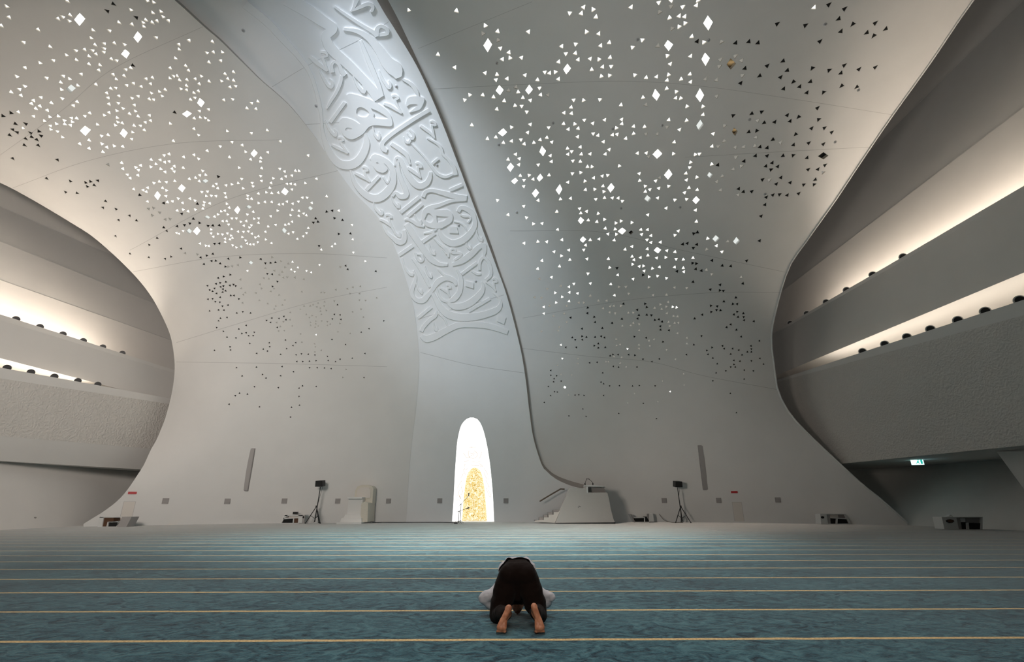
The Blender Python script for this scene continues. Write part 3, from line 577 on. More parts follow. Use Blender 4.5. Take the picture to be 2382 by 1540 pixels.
# joints between the plates
def joint(lines, dfun, parent):
    mb = MB()
    for s in lines:
        L = smooth_line(pts(s), 14); t = np.gradient(L, axis=0); t /= np.linalg.norm(t, axis=1)[:, None]; nrm = np.stack([-t[:, 1], t[:, 0]], 1)
        a, b = L + nrm * 0.4, L - nrm * 0.4; strip3(mb, at(a, dfun(a) - 0.006), at(b, dfun(b) - 0.006))
    mb.build('panel_joint', M['joint'], parent)
joint(JOINTS_L, dL, wall_l); joint(JOINTS_R, dR, wall_r); joint(JOINTS_M, dM, wall_m)
def opening_geo(mb, px, dfun, dep, pane, shrink=0.985):
    c = px.mean(0); q = c + (px - c) * shrink; n = len(q)
    A = at(q, dfun(q)); p, nn = normal_at(c, dfun); B = A - np.array(nn) * dep
    mb.add(list(A) + list(B), [(i, (i + 1) % n, n + (i + 1) % n, n + i) for i in range(n)], 0); mb.add(list(B), [tuple(range(n))], pane)
    return p, nn
def build_triangles(shapes, dfun, wall):
    tr = [s for s in shapes if s[0] == 'tri']
    def ar(q): return abs(np.cross(q[1] - q[0], q[2] - q[0]))
    tr.sort(key=lambda s: -ar(s[2])); mats = [M['reveal'], M['lit'], M['dim'], M['unlit']]; pane = {'L': 1, 'g': 2, 'D': 3}
    rest = MB()
    for i, (_, kind, px, P) in enumerate(tr):
        mb = MB() if i < 100 else rest
        opening_geo(mb, px, dfun, {'L': 0.10, 'g': 0.06, 'D': 0.035}[kind], pane[kind])
        if i < 100:
            o = mb.build('triangular_opening', mats, wall); o['label'] = {'L': 'brightly lit triangular opening', 'g': 'dimly lit triangular opening', 'D': 'dark triangular opening'}[kind]
    o = rest.build('triangular_openings', mats, wall); o['kind'] = 'stuff'
build_triangles(shL, dL, wall_l); build_triangles(shR, dR, wall_r)
M['stripe'] = None
def stripes_mat():
    m, nt, b, N, L = nodes('gold_striped_pane'); tc = N('ShaderNodeTexCoord'); w = N('ShaderNodeTexWave'); w.bands_direction = 'Z'; w.inputs['Scale'].default_value = 2.3; w.inputs['Distortion'].default_value = 2
    L(tc.outputs['Object'], w.inputs['Vector']); r = N('ShaderNodeValToRGB'); r.color_ramp.elements[0].color = (0.02, 0.012, 0.006, 1); r.color_ramp.elements[1].color = (0.62, 0.42, 0.20, 1)
    L(w.outputs['Fac'], r.inputs['Fac']); L(r.outputs['Color'], b.inputs['Base Color']); L(r.outputs['Color'], b.inputs['Emission Color']); b.inputs['Emission Strength'].default_value = 0.35
    m.cycles.emission_sampling = 'NONE'; return m
M['stripe'] = stripes_mat()
def build_diamonds(shapes, dfun, side):
    ds = [s for s in shapes if s[0] == 'dia']; words_ = {'b': 'burning diamond-shaped downlight', 'p': 'pale dimly glowing diamond-shaped opening', 'k': 'black diamond-shaped opening', 's': 'gold-striped diamond-shaped opening'}
    for kind in 'bpks':
        sel = sorted([s for s in ds if s[1] == kind], key=lambda s: s[3][1])
        for i, (_, _, px, P) in enumerate(sel):
            c = px.mean(0); p, n = normal_at(c, dfun)
            where = f'{ORD[i]} from the top in the {side} perforated shell' if len(sel) > 1 else f'the only one in the {side} perforated shell'
            o = empty('recessed_downlight' if kind == 'b' else 'diamond_opening', p, f'{words_[kind]}, {where}', 'ceiling light' if kind == 'b' else 'opening', f'diamond openings in the {side} shell')
            mb = MB(); q = c + (px - c) * 0.985; A = at(q, dfun(q)) - np.array(p); B = A - np.array(n) * 0.22
            mb.add(list(A) + list(B), [(k, (k + 1) % 4, 4 + (k + 1) % 4, 4 + k) for k in range(4)], 0)
            mb.build('reveal', M['white'] if kind in 'bp' else M['reveal'], o)
            mb = MB(); mb.add(list(B), [(0, 1, 2, 3)]); mb.build('back_pane', {'b': M['lit'], 'p': M['palepane'], 'k': M['unlit'], 's': M['stripe']}[kind], o)
            if kind == 'b':
                r = min(np.linalg.norm(A[0] - A[2]), np.linalg.norm(A[1] - A[3])) * 0.27
                mb = MB(); mb.ball(tuple(-n * 0.10), r, 0, 12, 8); mb.build('lamp', M['lamp'], o)
build_diamonds(shL, dL, 'left'); build_diamonds(shR, dR, 'right')
# ------------------------------------------------------------------ raised calligraphy on the ribbon
def relief():
    mb = MB(); hgt = 0.07
    def put(P, up): return at(P, dM(P) - up)
    for line in STROKES.strip().split('\n'):
        crop = None; arr = []
        for tok in line.split():
            if ',' not in tok: crop = tok; continue
            x, y, w = [float(v) for v in tok.split(',')]; x0, y0, k = CROPS[crop]; arr.append((x / k + x0, y / k + y0, w / k))
        L = smooth_line(np.array(arr), 3.0); c, w = L[:, :2], np.clip(L[:, 2:3], 1.5, None)
        t = np.gradient(c, axis=0); t /= np.linalg.norm(t, axis=1)[:, None] + 1e-9; nr = np.stack([-t[:, 1], t[:, 0]], 1)
        rails = [c + nr * (w / 2 + 0.7), c + nr * (w / 2 - 0.2), c - nr * (w / 2 - 0.2), c - nr * (w / 2 + 0.7)]
        ups = [-0.02, hgt, hgt, -0.02]; n = len(c); R3 = [put(r, u) for r, u in zip(rails, ups)]
        for a in range(3):
            mb.add(list(R3[a]) + list(R3[a + 1]), [(i, i + 1, n + i + 1, n + i) for i in range(n - 1)], 0, True)
        for e_ in (0, n - 1): mb.add([R3[0][e_], R3[1][e_], R3[2][e_], R3[3][e_]], [(0, 1, 2, 3)])
    for crop, s, hs in LETTERS:
        loops = [pts(s, crop)] + [pts(h, crop) for h in hs]; loops = [smooth_line(np.vstack([l, l[:1]]), 3.0)[:-1] if len(l) > 4 else l for l in loops]
        V = []; F = []; loops = [ccw(l) for l in loops]
        for l in loops: F.append(list(range(len(V), len(V) + len(l)))); V += [tuple(p) for p in l]
        vo, eo, fo, a_, b_, of = delaunay_2d_cdt([Vector(v) for v in V], [], F, 1, 1e-4)
        P = np.array([(v[0], v[1]) for v in vo])
        mb.add(list(put(P, hgt + 0.004)), [tuple(f) for f, s_ in zip(fo, of) if s_ == [0]], 0)
        for l in loops:
            n = len(l); mb.add(list(put(l, hgt + 0.004)) + list(put(l, -0.02)), [(i, (i + 1) % n, n + (i + 1) % n, n + i) for i in range(n)])
    o = mb.build('calligraphy_relief', M['relief'], wall_m); o['label'] = 'raised flowing calligraphy on the pale blue ribbon'
relief()
# ------------------------------------------------------------------ galleries on both sides
def on_plane(P, c, m):
    d = rays(P); t = c / (d[:, 0] - m * d[:, 1]); return O + d * t[:, None]
def row(line, c, m, xs):
    a, b = line; xs = np.asarray(xs, float); P = np.stack([xs, a[1] + (b[1] - a[1]) * (xs - a[0]) / (b[0] - a[0])], 1); return on_plane(P, c, m)
def gallery(side, m, xs, U, P1, P2, bottom, lows, c_up, c1, c2, sgn):
    name = 'wall_' + side
    # upper wall: bands that overlap in shallow steps
    mb = MB(); prev = None
    for i, ln in enumerate(U):
        cc = c_up[i]
        if prev is not None:
            strip3(mb, row(prev, c_up[i - 1], m, xs), row(ln, cc, m, xs))
            if i < len(U) - 1: J = row(ln, cc + sgn * -0.015, m, xs); strip3(mb, J + [0, 0, 0.012], J - [0, 0, 0.012], 1)
        prev = ln
    tag(mb.build(name + '_gallery', [M['gallery'], M['joint']]), kind='structure')
    # upper parapet
    mb = MB(); A = row(P1[0], c1, m, xs); drop = np.array([0, 0, 0.14]); back = np.array([sgn * 0.55, 0, 0])
    A2 = row(P1[1], c1 + sgn * 0.05, m, xs); F = row(P1[2], c1 - sgn * 0.25, m, xs)
    strip3(mb, A, A2); strip3(mb, A2, F); strip3(mb, A, A + back); strip3(mb, A + back, A + back - np.array([0, 0, 1.1])); strip3(mb, A + back - np.array([0, 0, 1.1]), A + np.array([sgn * 3.5, 0, -1.1]))
    strip3(mb, F, F + np.array([sgn * 2.5, 0, -0.4]))
    tag(mb.build(name + '_parapet', M['gallery']), kind='structure')
    # lower parapet
    mb = MB(); A = row(P2[0], c2, m, xs); B = row(P2[1], c2, m, xs); C = row(P2[2], c2 + sgn * 0.1, m, xs); D = row(bottom, c2 + sgn * 0.5, m, xs)
    strip3(mb, A, B); strip3(mb, B, C, 1); strip3(mb, C, D); strip3(mb, D, D + np.array([sgn * 8, 0, 0.02]))
    strip3(mb, A, A + back); strip3(mb, A + back, A + back - np.array([0, 0, 1.2])); strip3(mb, A + back - np.array([0, 0, 1.2]), A + np.array([sgn * 3.5, 0, -1.2]))
    tag(mb.build(name + '_balcony', [M['gallery'], M['leafy']]), kind='structure')
    # wall under the gallery
    mb = MB(); lo = np.array(lows[0], float); up = np.array(lows[1], float); u_ = np.linspace(0, len(lo) - 1, 60)
    lo, up = [np.stack([np.interp(u_, np.arange(len(q_)), q_[:, k_]) for k_ in range(3)], 1) for q_ in (lo, up)]
    for k_ in range(8): strip3(mb, lo + (up - lo) * k_ / 8, lo + (up - lo) * (k_ + 1) / 8, 0, True)
    mb.v = [tuple(v) for v in mb.v]; tag(mb.build(name + '_lower', M['gallery']), kind='structure')
def led(name, line, c, m, x0, x1, sgn, label, mat, dz=-0.30, off=0.85):
    xs = np.linspace(x0, x1, 14); A = row(line, c, m, xs) + np.array([sgn * off, 0, dz]); mb = MB()
    for a, b in ((0, 1),):
        strip3(mb, A, A + np.array([sgn * 0.10, 0, 0])); strip3(mb, A + np.array([sgn * 0.10, 0, 0]), A + np.array([sgn * 0.10, 0, -0.05])); strip3(mb, A, A - np.array([0, 0, 0.05]))
    return tag(mb.build(name, mat), label, 'light strip')
def ln(a, b): return (a, b)
xsL = np.linspace(-420, 450, 24)
Ll = dict(P1=[ln((0, 731), (406, 861)), ln((0, 744), (406, 868)), ln((0, 833), (397, 936))], P2=[ln((0, 855), (397, 927)), ln((0, 880), (397, 940)), ln((0, 1014), (351, 1044))])
gallery('left', 0.238, xsL, [ln((0, 240), (249, 360)), ln((45, 500), (249, 589)), ln((0, 562), (363, 708)), ln((0, 651), (397, 791)), ln((0, 800), (406, 925))],
        Ll['P1'], Ll['P2'], ln((0, 1072), (327, 1092)), ([(-23.6, 6, 0), (-23.65, 18, 0), (-23.8, 24.7, 0), (-24.0, 29.5, 0), (-24.2, 34, 0), (-24.2, 40, 0), (-16, 42, 0)], [(-27, 6, 3.6), (-26.4, 18, 3.6), (-25.9, 24.7, 3.6), (-25.5, 29.5, 3.6), (-25.2, 34, 3.6), (-25, 40, 3.6), (-16, 42, 3.6)]),
        [-37.0, -35.8, -35.0, -34.4, -34.0], -31.7, -30.5, -1)
xsR = np.linspace(1740, 2780, 24)
Lr = dict(P1=[ln((2382, 432), (1797, 775)), ln((2382, 446), (1797, 780)), ln((2382, 634), (1809, 872))], P2=[ln((2382, 697), (1807, 884)), ln((2382, 733), (1807, 889)), ln((2382, 1036), (1970, 1077.5))])
gallery('right', -0.141, xsR, [ln((2382, -420), (2007, 60)), ln((2382, 0), (2007, 368)), ln((2382, 249), (1921, 600)), ln((2382, 520), (1797, 860))],
        Lr['P1'], Lr['P2'], ln((2382, 1040), (1970, 1080)), ([(23.9, 12, 0), (23.2, 24, 0), (22.4, 30, 0), (22.0, 34, 0), (21.5, 40, 0), (16, 42, 0)], [(34, 12, 5.0), (31.5, 24, 5.0), (30, 30, 5.0), (29, 34, 5.0), (24.0, 40, 5.0), (16, 42, 5.0)]),
        [31.5, 30.2, 29.0, 28.4], 26.4, 25.2, 1)
led('light_strip', Ll['P1'][0], -31.7, 0.238, -400, 290, -1, 'warm glowing cove light strip behind the upper left parapet', M['led'], -0.25, 0.8)
led('light_strip', Ll['P2'][0], -30.5, 0.238, -400, 235, -1, 'warm glowing cove light strip behind the lower left textured balcony', M['led2'], -0.22, 0.8)
led('light_strip', Lr['P1'][0], 26.4, -0.141, 1890, 2760, 1, 'bright cove light strip behind the upper right parapet', M['led'], -0.25, 0.8)
led('light_strip', Lr['P2'][0], 25.2, -0.141, 1900, 2760, 1, 'thin cove light strip behind the lower right balcony', M['led3'], -0.22, 0.8)
# black spot heads peeping over the parapets
def spots(xs, line, c, m, sgn, text):
    for i, x in enumerate(xs):
        p = row(line, c, m, [x])[0] + np.array([sgn * 0.30, 0, 0.0])
        o = empty('spotlight', p, f'small round black spotlight, {ORD[i]} from the left on the {text}', 'spotlight', 'spotlights on the ' + text)
        mb = MB(); mb.box(-0.05, 0.05, -0.05, 0.05, 0.0, 0.05); mb.build('mount', M['black'], o)
        k_ = 1.35 if sgn > 0 else 1.0; d_ = Vector((-0.55 * sgn, -0.8, -0.25)).normalized(); c_ = Vector((0, 0, 0.10 * k_))
        mb = MB(); mb.tube([c_ - d_ * 0.14 * k_, c_ - d_ * 0.05 * k_, c_ + d_ * 0.10 * k_], [0.09 * k_, 0.15 * k_, 0.165 * k_], 18); mb.build('lamp_housing', M['white'] if sgn > 0 else M['black'], o)
        mb = MB(); mb.tube([c_ + d_ * 0.08 * k_, c_ + d_ * 0.115 * k_], 0.13 * k_, 18); mb.build('lens', M['black'], o)
spots([30, 85, 139, 193, 239], Ll['P2'][0], -30.5, 0.238, -1, 'lower left balcony lip')
spots([50, 105, 158, 205, 250, 295], Ll['P1'][0], -31.7, 0.238, -1, 'upper left parapet lip')
spots([1996, 2047, 2098, 2152, 2215, 2278, 2357], Lr['P2'][0], 25.2, -0.141, 1, 'lower right balcony lip')
spots([1830, 1868, 1913, 1960, 2020, 2090], Lr['P1'][0], 26.4, -0.141, 1, 'upper right parapet lip')
# ------------------------------------------------------------------ mihrab
def gold_mat():
    m, nt, b, N, L = nodes('backlit_gold_mosaic'); tc = N('ShaderNodeTexCoord'); nz = N('ShaderNodeTexNoise'); nz.inputs['Scale'].default_value = 2.5; L(tc.outputs['Object'], nz.inputs['Vector'])
    ad = N('ShaderNodeVectorMath'); ad.operation = 'MULTIPLY_ADD'; L(nz.outputs['Color'], ad.inputs[0]); ad.inputs[1].default_value = (1.2, 1.2, 1.2); L(tc.outputs['Object'], ad.inputs[2])
    mp = N('ShaderNodeMapping'); mp.inputs['Scale'].default_value = (1.6, 1.0, 0.8); mp.inputs['Rotation'].default_value = (0, 0.6, 0); L(ad.outputs[0], mp.inputs['Vector'])
    vo = N('ShaderNodeTexVoronoi'); vo.inputs['Scale'].default_value = 8.0; L(mp.outputs['Vector'], vo.inputs['Vector'])
    r = N('ShaderNodeValToRGB'); e = r.color_ramp.elements; e[0].position = 0.0; e[0].color = (0.06, 0.03, 0.005, 1); e[1].position = 0.75; e[1].color = (1.0, 0.97, 0.80, 1)
    for p_, c_ in ((0.14, (0.28, 0.15, 0.02)), (0.30, (0.66, 0.42, 0.06)), (0.48, (0.95, 0.74, 0.28))): q = e.new(p_); q.color = (*c_, 1)
    L(vo.outputs['Distance'], r.inputs['Fac']); b.inputs['Base Color'].default_value = (0.10, 0.06, 0.015, 1); L(r.outputs['Color'], b.inputs['Emission Color']); b.inputs['Emission Strength'].default_value = 1.0
    b.inputs['Metallic'].default_value = 0.3; b.inputs['Roughness'].default_value = 0.4; return m
def mihrab():
    n = 60; A2 = resamp(arch, n); G2 = resamp(smooth_line(pts(GOLD), 4), n)
    A = at(A2, dM(A2)); G = at(G2, dM(G2) + 1.7)
    base = (A[0] + A[-1]) / 2; base[2] = 0
    o = empty('mihrab', base, 'tall glowing white arched prayer niche with gold centre in the front wall', 'niche')
    rows_ = [A, A + (G - A) * 0.04 + np.array([0, 0.35, 0])] + [A + (G - A) * f + np.array([0, 0.30 * math.sin(math.pi * f), 0]) for f in (0.2, 0.4, 0.6, 0.8, 1.0)]
    mb = MB(); V = np.vstack(rows_) - base; fs = [(r * n + i, r * n + i + 1, (r + 1) * n + i + 1, (r + 1) * n + i) for r in range(len(rows_) - 1) for i in range(n - 1)]
    mb.add(V, fs, 0, True); mb.build('niche_lining', emit('backlit_white_onyx', (1.0, 0.985, 0.945), 1.9), o)
    # gold recess: a half dome behind the inner arch
    cg = G.mean(0); rows_ = []
    for k in range(9):
        a = k / 8 * math.pi / 2; s_ = math.cos(a); rows_.append(np.stack([cg[0] + (G[:, 0] - cg[0]) * s_, G[:, 1] + 0.9 * math.sin(a), np.where(G[:, 2] > cg[2], cg[2] + (G[:, 2] - cg[2]) * (0.35 + 0.65 * s_), G[:, 2])], 1))
    mb = MB(); V = np.vstack(rows_) - base; mb.add(V, [(r * n + i, r * n + i + 1, (r + 1) * n + i + 1, (r + 1) * n + i) for r in range(8) for i in range(n - 1)], 0, True)
    g_ = mb.build('gold_niche', gold_mat(), o); g_['label'] = 'gold mosaic inner niche'
    mb = MB(); mb.box(A[0][0] - base[0], A[-1][0] - base[0], -0.05, 2.8, -0.02, 0.03); mb.build('sill', M['white'], o)
    # thin inlaid calligraphy on the lining, around the gold arch
    mb = MB(); s0 = (980, 940); k = 4.81
    L_ = ["535,488 570,482 610,482", "535,520 525,560 540,595 580,608 615,595 630,560 610,540", "545,545 570,555 595,550 580,535", "470,545 490,575 510,600 535,595 560,575 590,570", "590,520 600,530 625,540", "680,530 665,575 650,610",
          "470,645 500,640 530,630", "545,650 590,648 630,650 660,640", "555,680 600,690 640,690 680,700", "640,665 670,680 690,705", "490,670 480,710 495,740 515,720", "470,720 480,760 495,790", "440,830 460,800 470,770", "460,850 430,890 405,940",
          "455,905 450,940 465,980 440,1020", "430,960 415,990 430,1030 450,1070", "400,1030 420,1025 440,1060", "720,840 735,880 755,910 760,940", "725,930 735,970 750,1000 765,1040", "745,960 765,990 780,1050", "700,760 715,800 735,840 765,835", "700,720 725,750 745,790", "395,1085 415,1065 430,1080"]
    for s in L_:
        P = np.array([[float(v) for v in q.split(',')] for q in s.split()]) / k + s0; P = smooth_line(P, 2.0)
        # depth of the lining between the outer and the inner arch
        da = seg_dist(P, A2); dg = seg_dist(P, G2); f = da / (da + dg + 1e-6)
        t = np.gradient(P, axis=0); t /= np.linalg.norm(t, axis=1)[:, None] + 1e-9; nr = np.stack([-t[:, 1], t[:, 0]], 1) * 0.5
        D_ = dM(P) + 0.30 + 1.4 * f - 0.25; strip3(mb, at(P + nr, D_) - base, at(P - nr, D_) - base)
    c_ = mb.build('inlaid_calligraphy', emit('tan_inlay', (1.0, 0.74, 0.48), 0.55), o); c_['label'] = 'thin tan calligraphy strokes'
mihrab()
# ------------------------------------------------------------------ things standing along the front wall
def on_y(P, Y):
    d = rays(P); t = Y / d[:, 1]; return O + d * t[:, None]
def poly_y(s, crop, Y):
    if crop in CROPS: P = pts(s, crop)
    else: x0, y0, k = crop; P = np.array([[float(v) for v in q.split(',')] for q in s.split()]) / k + np.array([x0, y0])
    A = on_y(P, Y); return [(a[0], a[2]) for a in A]
K2 = (600, 1080, 5.955); K4 = (1200, 1080, 7.94); K5 = (1450, 1080, 5.955); K6 = (1850, 1000, 4.4774); K1 = (0, 1000, 3.97); K3 = (980, 940, 4.81)
def rel(poly, base, z0=0.0): return [(x - base[0], max(z - z0, 0.0)) for x, z in poly]
def ground(px, py): d = rays([[px, py]])[0]; t = -H / d[2]; return O + d * t
def wall_y(px, f): return float(at(np.array([[px, 1216.0]]), f(np.array([[px, 1216.0]])))[0][1])
# small flat fittings on the shells
def wall_panel(name, px, py, w, h, dfun, mat, label, cat, group=None, parts=None, th=0.03):
    p, r, u, n = frame_at(np.array([px, py]), dfun)
    o = empty(name, p, label, cat, group); mt = Matrix((r, u, n)).transposed()
    o.rotation_euler = mt.to_euler()
    mb = MB(); mb.box(-w / 2, w / 2, -h / 2, h / 2, -0.01, th); mb.build('panel', mat, o)
    if parts: parts(o, w, h, th)
    return o
def louvres(o, w, h, th):
    mb = MB(); k = 7
    for i in range(k): z = -h / 2 + h * (i + 0.5) / k; mb.box(-w / 2 + 0.03, w / 2 - 0.03, z - h / k * 0.28, z + h / k * 0.28, th, th + 0.015)
    mb.build('louvre_panel', M['grille'], o)
sq = [(385, 1165.5), (529, 1166), (661.5, 1165.5), (785.8, 1165.5), (904, 1165.5), (1023, 1165), (1177, 1165), (1545, 1164.3), (1672, 1164), (1809.5, 1163)]
for i, (x, y) in enumerate(sq):
    wall_panel('wall_speaker', x, y, 0.32, 0.31, dL if x < 940 else dM if x < 1300 else dR, M['grey'], f'small square grey wall panel near the floor, {ORD[i]} from the left of ten', 'wall panel', 'square grey wall panels', louvres)
def column_speaker(px0, py0, px1, py1, dfun, label):
    a, r, u, n = frame_at(np.array([(px0 + px1) / 2, (py0 + py1) / 2]), dfun); A, B = [Vector(v) for v in at(np.array([[px0, py0], [px1, py1]]), dfun(np.array([[px0, py0], [px1, py1]])))]
    L = (A - B).length
    o = empty('column_speaker', (A + B) / 2, label, 'speaker', 'tall grey column speakers'); up = (A - B).normalized(); rr = Vector((1, 0, 0)); rr = (rr - up * rr.dot(up)).normalized(); nn = rr.cross(up)
    o.rotation_euler = Matrix((rr, up, nn)).transposed().to_euler(); s = 1 if nn.y < 0 else -1
    z0, z1 = sorted((-0.35 * s, 0.02 * s)); mb = MB(); mb.box(-0.17, 0.17, -L / 2, L / 2, z0, z1); mb.build('housing', M['grey'], o)
    z0, z1 = sorted((0.02 * s, 0.035 * s)); mb = MB(); mb.box(-0.15, 0.15, -L / 2 + 0.03, L / 2 - 0.03, z0, z1); mb.build('grille', M['grille'], o)
column_speaker(587, 1043, 570, 1142, dL, 'tall narrow grey column speaker flush in the left shell wall')
column_speaker(1629, 1036, 1641.5, 1140, dR, 'tall narrow grey column speaker flush in the right shell wall')
for x, y, f, w_ in ((308, 1146.8, dL, 'left'), (1708, 1144.7, dR, 'right')):
    def letters(o, w, h, th):
        mb = MB(); [mb.box(-w / 2 + 0.05 + i * 0.075, -w / 2 + 0.10 + i * 0.075, -0.025, 0.03, th, th + 0.006) for i in range(4)]; mb.build('white_marks', M['offwhite'], o)
    wall_panel('fire_sign', x, y, 0.40, 0.13, f, M['red'], f'small red sign on the {w_} wall above a flush hatch', 'sign', 'red signs')
def hatch(px, py, w, h, f, side):
    p, r, u, n = frame_at(np.array([px, py]), f); o = empty('wall_hatch', p, f'flush white hatch below the red sign on the {side} wall', 'hatch'); o.rotation_euler = Matrix((r, u, n)).transposed().to_euler()
    mb = MB(); mb.box(-w / 2, w / 2, -h / 2, h / 2, -0.01, 0.012); mb.build('hatch_leaf', M['offwhite'], o)
    mb = MB(); g = 0.018
    for a in ((-w / 2 - g, -w / 2, -h / 2, h / 2), (w / 2, w / 2 + g, -h / 2, h / 2), (-w / 2 - g, w / 2 + g, h / 2, h / 2 + g)): mb.box(a[0], a[1], a[2], a[3], -0.01, 0.008)
    mb.build('gap', M['joint'], o)
hatch(297, 1188, 0.52, 0.95, dL, 'left'); hatch(1717, 1190.5, 0.55, 1.15, dR, 'right')
sens = [(C_, dR) for C_ in ((1483, 92), (1648, 93.5), (1156, 147), (1286.5, 286.5), (1425.5, 300), (1540, 292), (1160, 336.4), (1444.7, 484.7), (1582, 482.5), (1202, 493.5), (1920, 57), (1744, 278), (1943, 330.5), (1997, 209.7), (1780, 452))] + \
       [((566, 71), dM), ((921.7, 200), dM), ((735.5, 246), dM), ((1016.5, 384), dM), ((1067, 524), dM), ((1107, 654.5), dM)]
for i, ((x, y), f) in enumerate(sorted(sens, key=lambda s: s[0][1])):
    p, r, u, n = frame_at(np.array([x, y]), f)
    o = tag(bpy.data.objects.new('ceiling_sensor', None), f'tiny round grey ceiling sensor, {ORD[i]} highest of the sensor discs', 'sensor', 'grey ceiling sensors'); COL.objects.link(o); o.location = p
    o.rotation_euler = Matrix((r, u, n)).transposed().to_euler()
    mb = MB(); mb.tube([(0, 0, -0.02), (0, 0, 0.02), (0, 0, 0.035)], [0.085, 0.08, 0.05], 14); mb.build('base', M['sensor'], o)
    mb = MB(); mb.ball((0, 0, 0.035), 0.035, 0, 10, 6); mb.build('dome', M['grey'], o)
for x, y, w_ in ((2049, 1045, 'nearer the front wall'), (2208.5, 1022.5, 'farther from the front wall')):
    p = on_plane(np.array([[x, y]]), 25.55, -0.141)[0]; mb = MB(); mb.tube([(0.1, 0, 0), (-0.10, 0, -0.02)], [0.06, 0.04], 10); mb.ball((-0.12, 0, -0.02), 0.05)
    tag(mb.build('sprinkler', M['sensor'], None, tuple(p)), 'small grey sprinkler nozzle on the right balcony face, ' + w_, 'sprinkler', 'sprinklers on the right balcony')
# ------------------------------------------------------------------ minbar
def minbar():
    Y = 32.4; base = on_y([[1360, 1217.3]], Y)[0]; z0 = base[2]; base[2] = 0
    o = empty('minbar', base, 'white stone pulpit with side stairs and sloping sides right of the glowing niche', 'pulpit')
    q = lambda s, Y_=Y: rel(poly_y(s, K4, Y_), base, z0)
    carved = plaster('carved_stone', (0.52, 0.50, 0.47), bump=0.5, scale=5)
    mb = MB(); mb.prism(q("725,1085 835,820 950,540 975,470 1010,440 1060,422 1320,440 1325,515 1690,515 1720,640 1760,850 1800,1000 1835,1075"), 0.0, 1.5, 0, 0.96); mb.build('body', carved, o)
    mb = MB(); mb.prism(q("1330,515 1320,410 1600,408 1660,425 1690,515"), 0.55, 1.5); mb.build('lectern_recess', M['grey'], o)
    mb = MB(); mb.prism(q("1300,410 1310,520 1335,520 1330,405"), -0.02, 1.4); mb.build('lectern_post', M['white'], o)
    mb = MB(); mb.prism(q("1270,380 1275,402 1640,408 1655,422 1630,396 1440,380"), 0.0, 0.7); mb.build('lectern_top', M['white'], o)
    mb = MB()
    for a in ("1143,780 1150,795 1165,785", "1155,762 1180,758 1160,772", "1170,765 1190,775 1180,785", "1185,765 1200,775 1195,782"): mb.prism(q(a), -0.01, 0.02)
    e_ = mb.build('emblem', M['black'], o); e_['label'] = 'small black leaf marks'
    mb = MB(); mb.prism(q("730,1075 725,1098 1835,1085 1838,1065"), -0.03, 1.5); mb.build('plinth', M['black'], o)  # black plinth strip carries the shadow line under the body
    # stair flight rising to the right, its dark risers behind the pale stringer
    tops = [(355, 1030, 440), (440, 1028, 525), (525, 980, 610), (610, 932, 705), (705, 882, 830)]
    st = "725,1078 355,1055 355,1045 440,1030 520,1026 525,978 610,976 615,928 705,926 710,878 800,876 830,830 950,560"
    mb = MB(); mb.prism(q(st), 0.25, 0.55); mb.build('stringer', M['offwhite'], o)
    for i, (x0, y0, x1) in enumerate(tops):
        mb = MB(); mb.prism(q(f"{x0},{y0 - 48 if i else y0} {x1 - 12},{y0 - 48 if i else y0} {x1 - 12},1050 {x0},1050"), 0.56, 1.5); mb.build('step', M['grey'], o)
    mb = MB(); R = [Vector((x, 1.55, z)) for x, z in q("462,675 550,622 700,533 868,436 945,440")]; mb.tube(R, 0.045, 8)
    for i in (1, 3): mb.tube([R[i], R[i] + Vector((0, 0.28, -0.05))], 0.02, 6)
    h_ = mb.build('handrail', M['bronze'], o); h_['label'] = 'bronze handrail'
    for nm, s in (('left', "1290,372 1290,345 1296,318 1310,285 1326,258"), ('right', "1436,372 1437,345 1428,322 1395,290 1360,260")):
        R = [Vector((x, 0.3, z)) for x, z in q(s)]; b0 = Vector(base) + R[0]
        m_ = empty('gooseneck_microphone', b0, f'thin black gooseneck microphone on the pulpit top, leaning {"right from the left end" if nm == "left" else "left from the right end"}', 'microphone', 'pulpit microphones'); mb = MB(); mb.tube([r_ - R[0] for r_ in R], 0.014, 6); mb.build('gooseneck', M['black'], m_)
        mb = MB(); mb.ball(tuple(R[-1] - R[0]), 0.035, 0, 8, 6); mb.build('capsule', M['black'], m_)
        mb = MB(); mb.tube([(0, 0, -0.01), (0, 0, 0.12)], 0.035, 8); mb.build('base', M['black'], m_)
minbar()
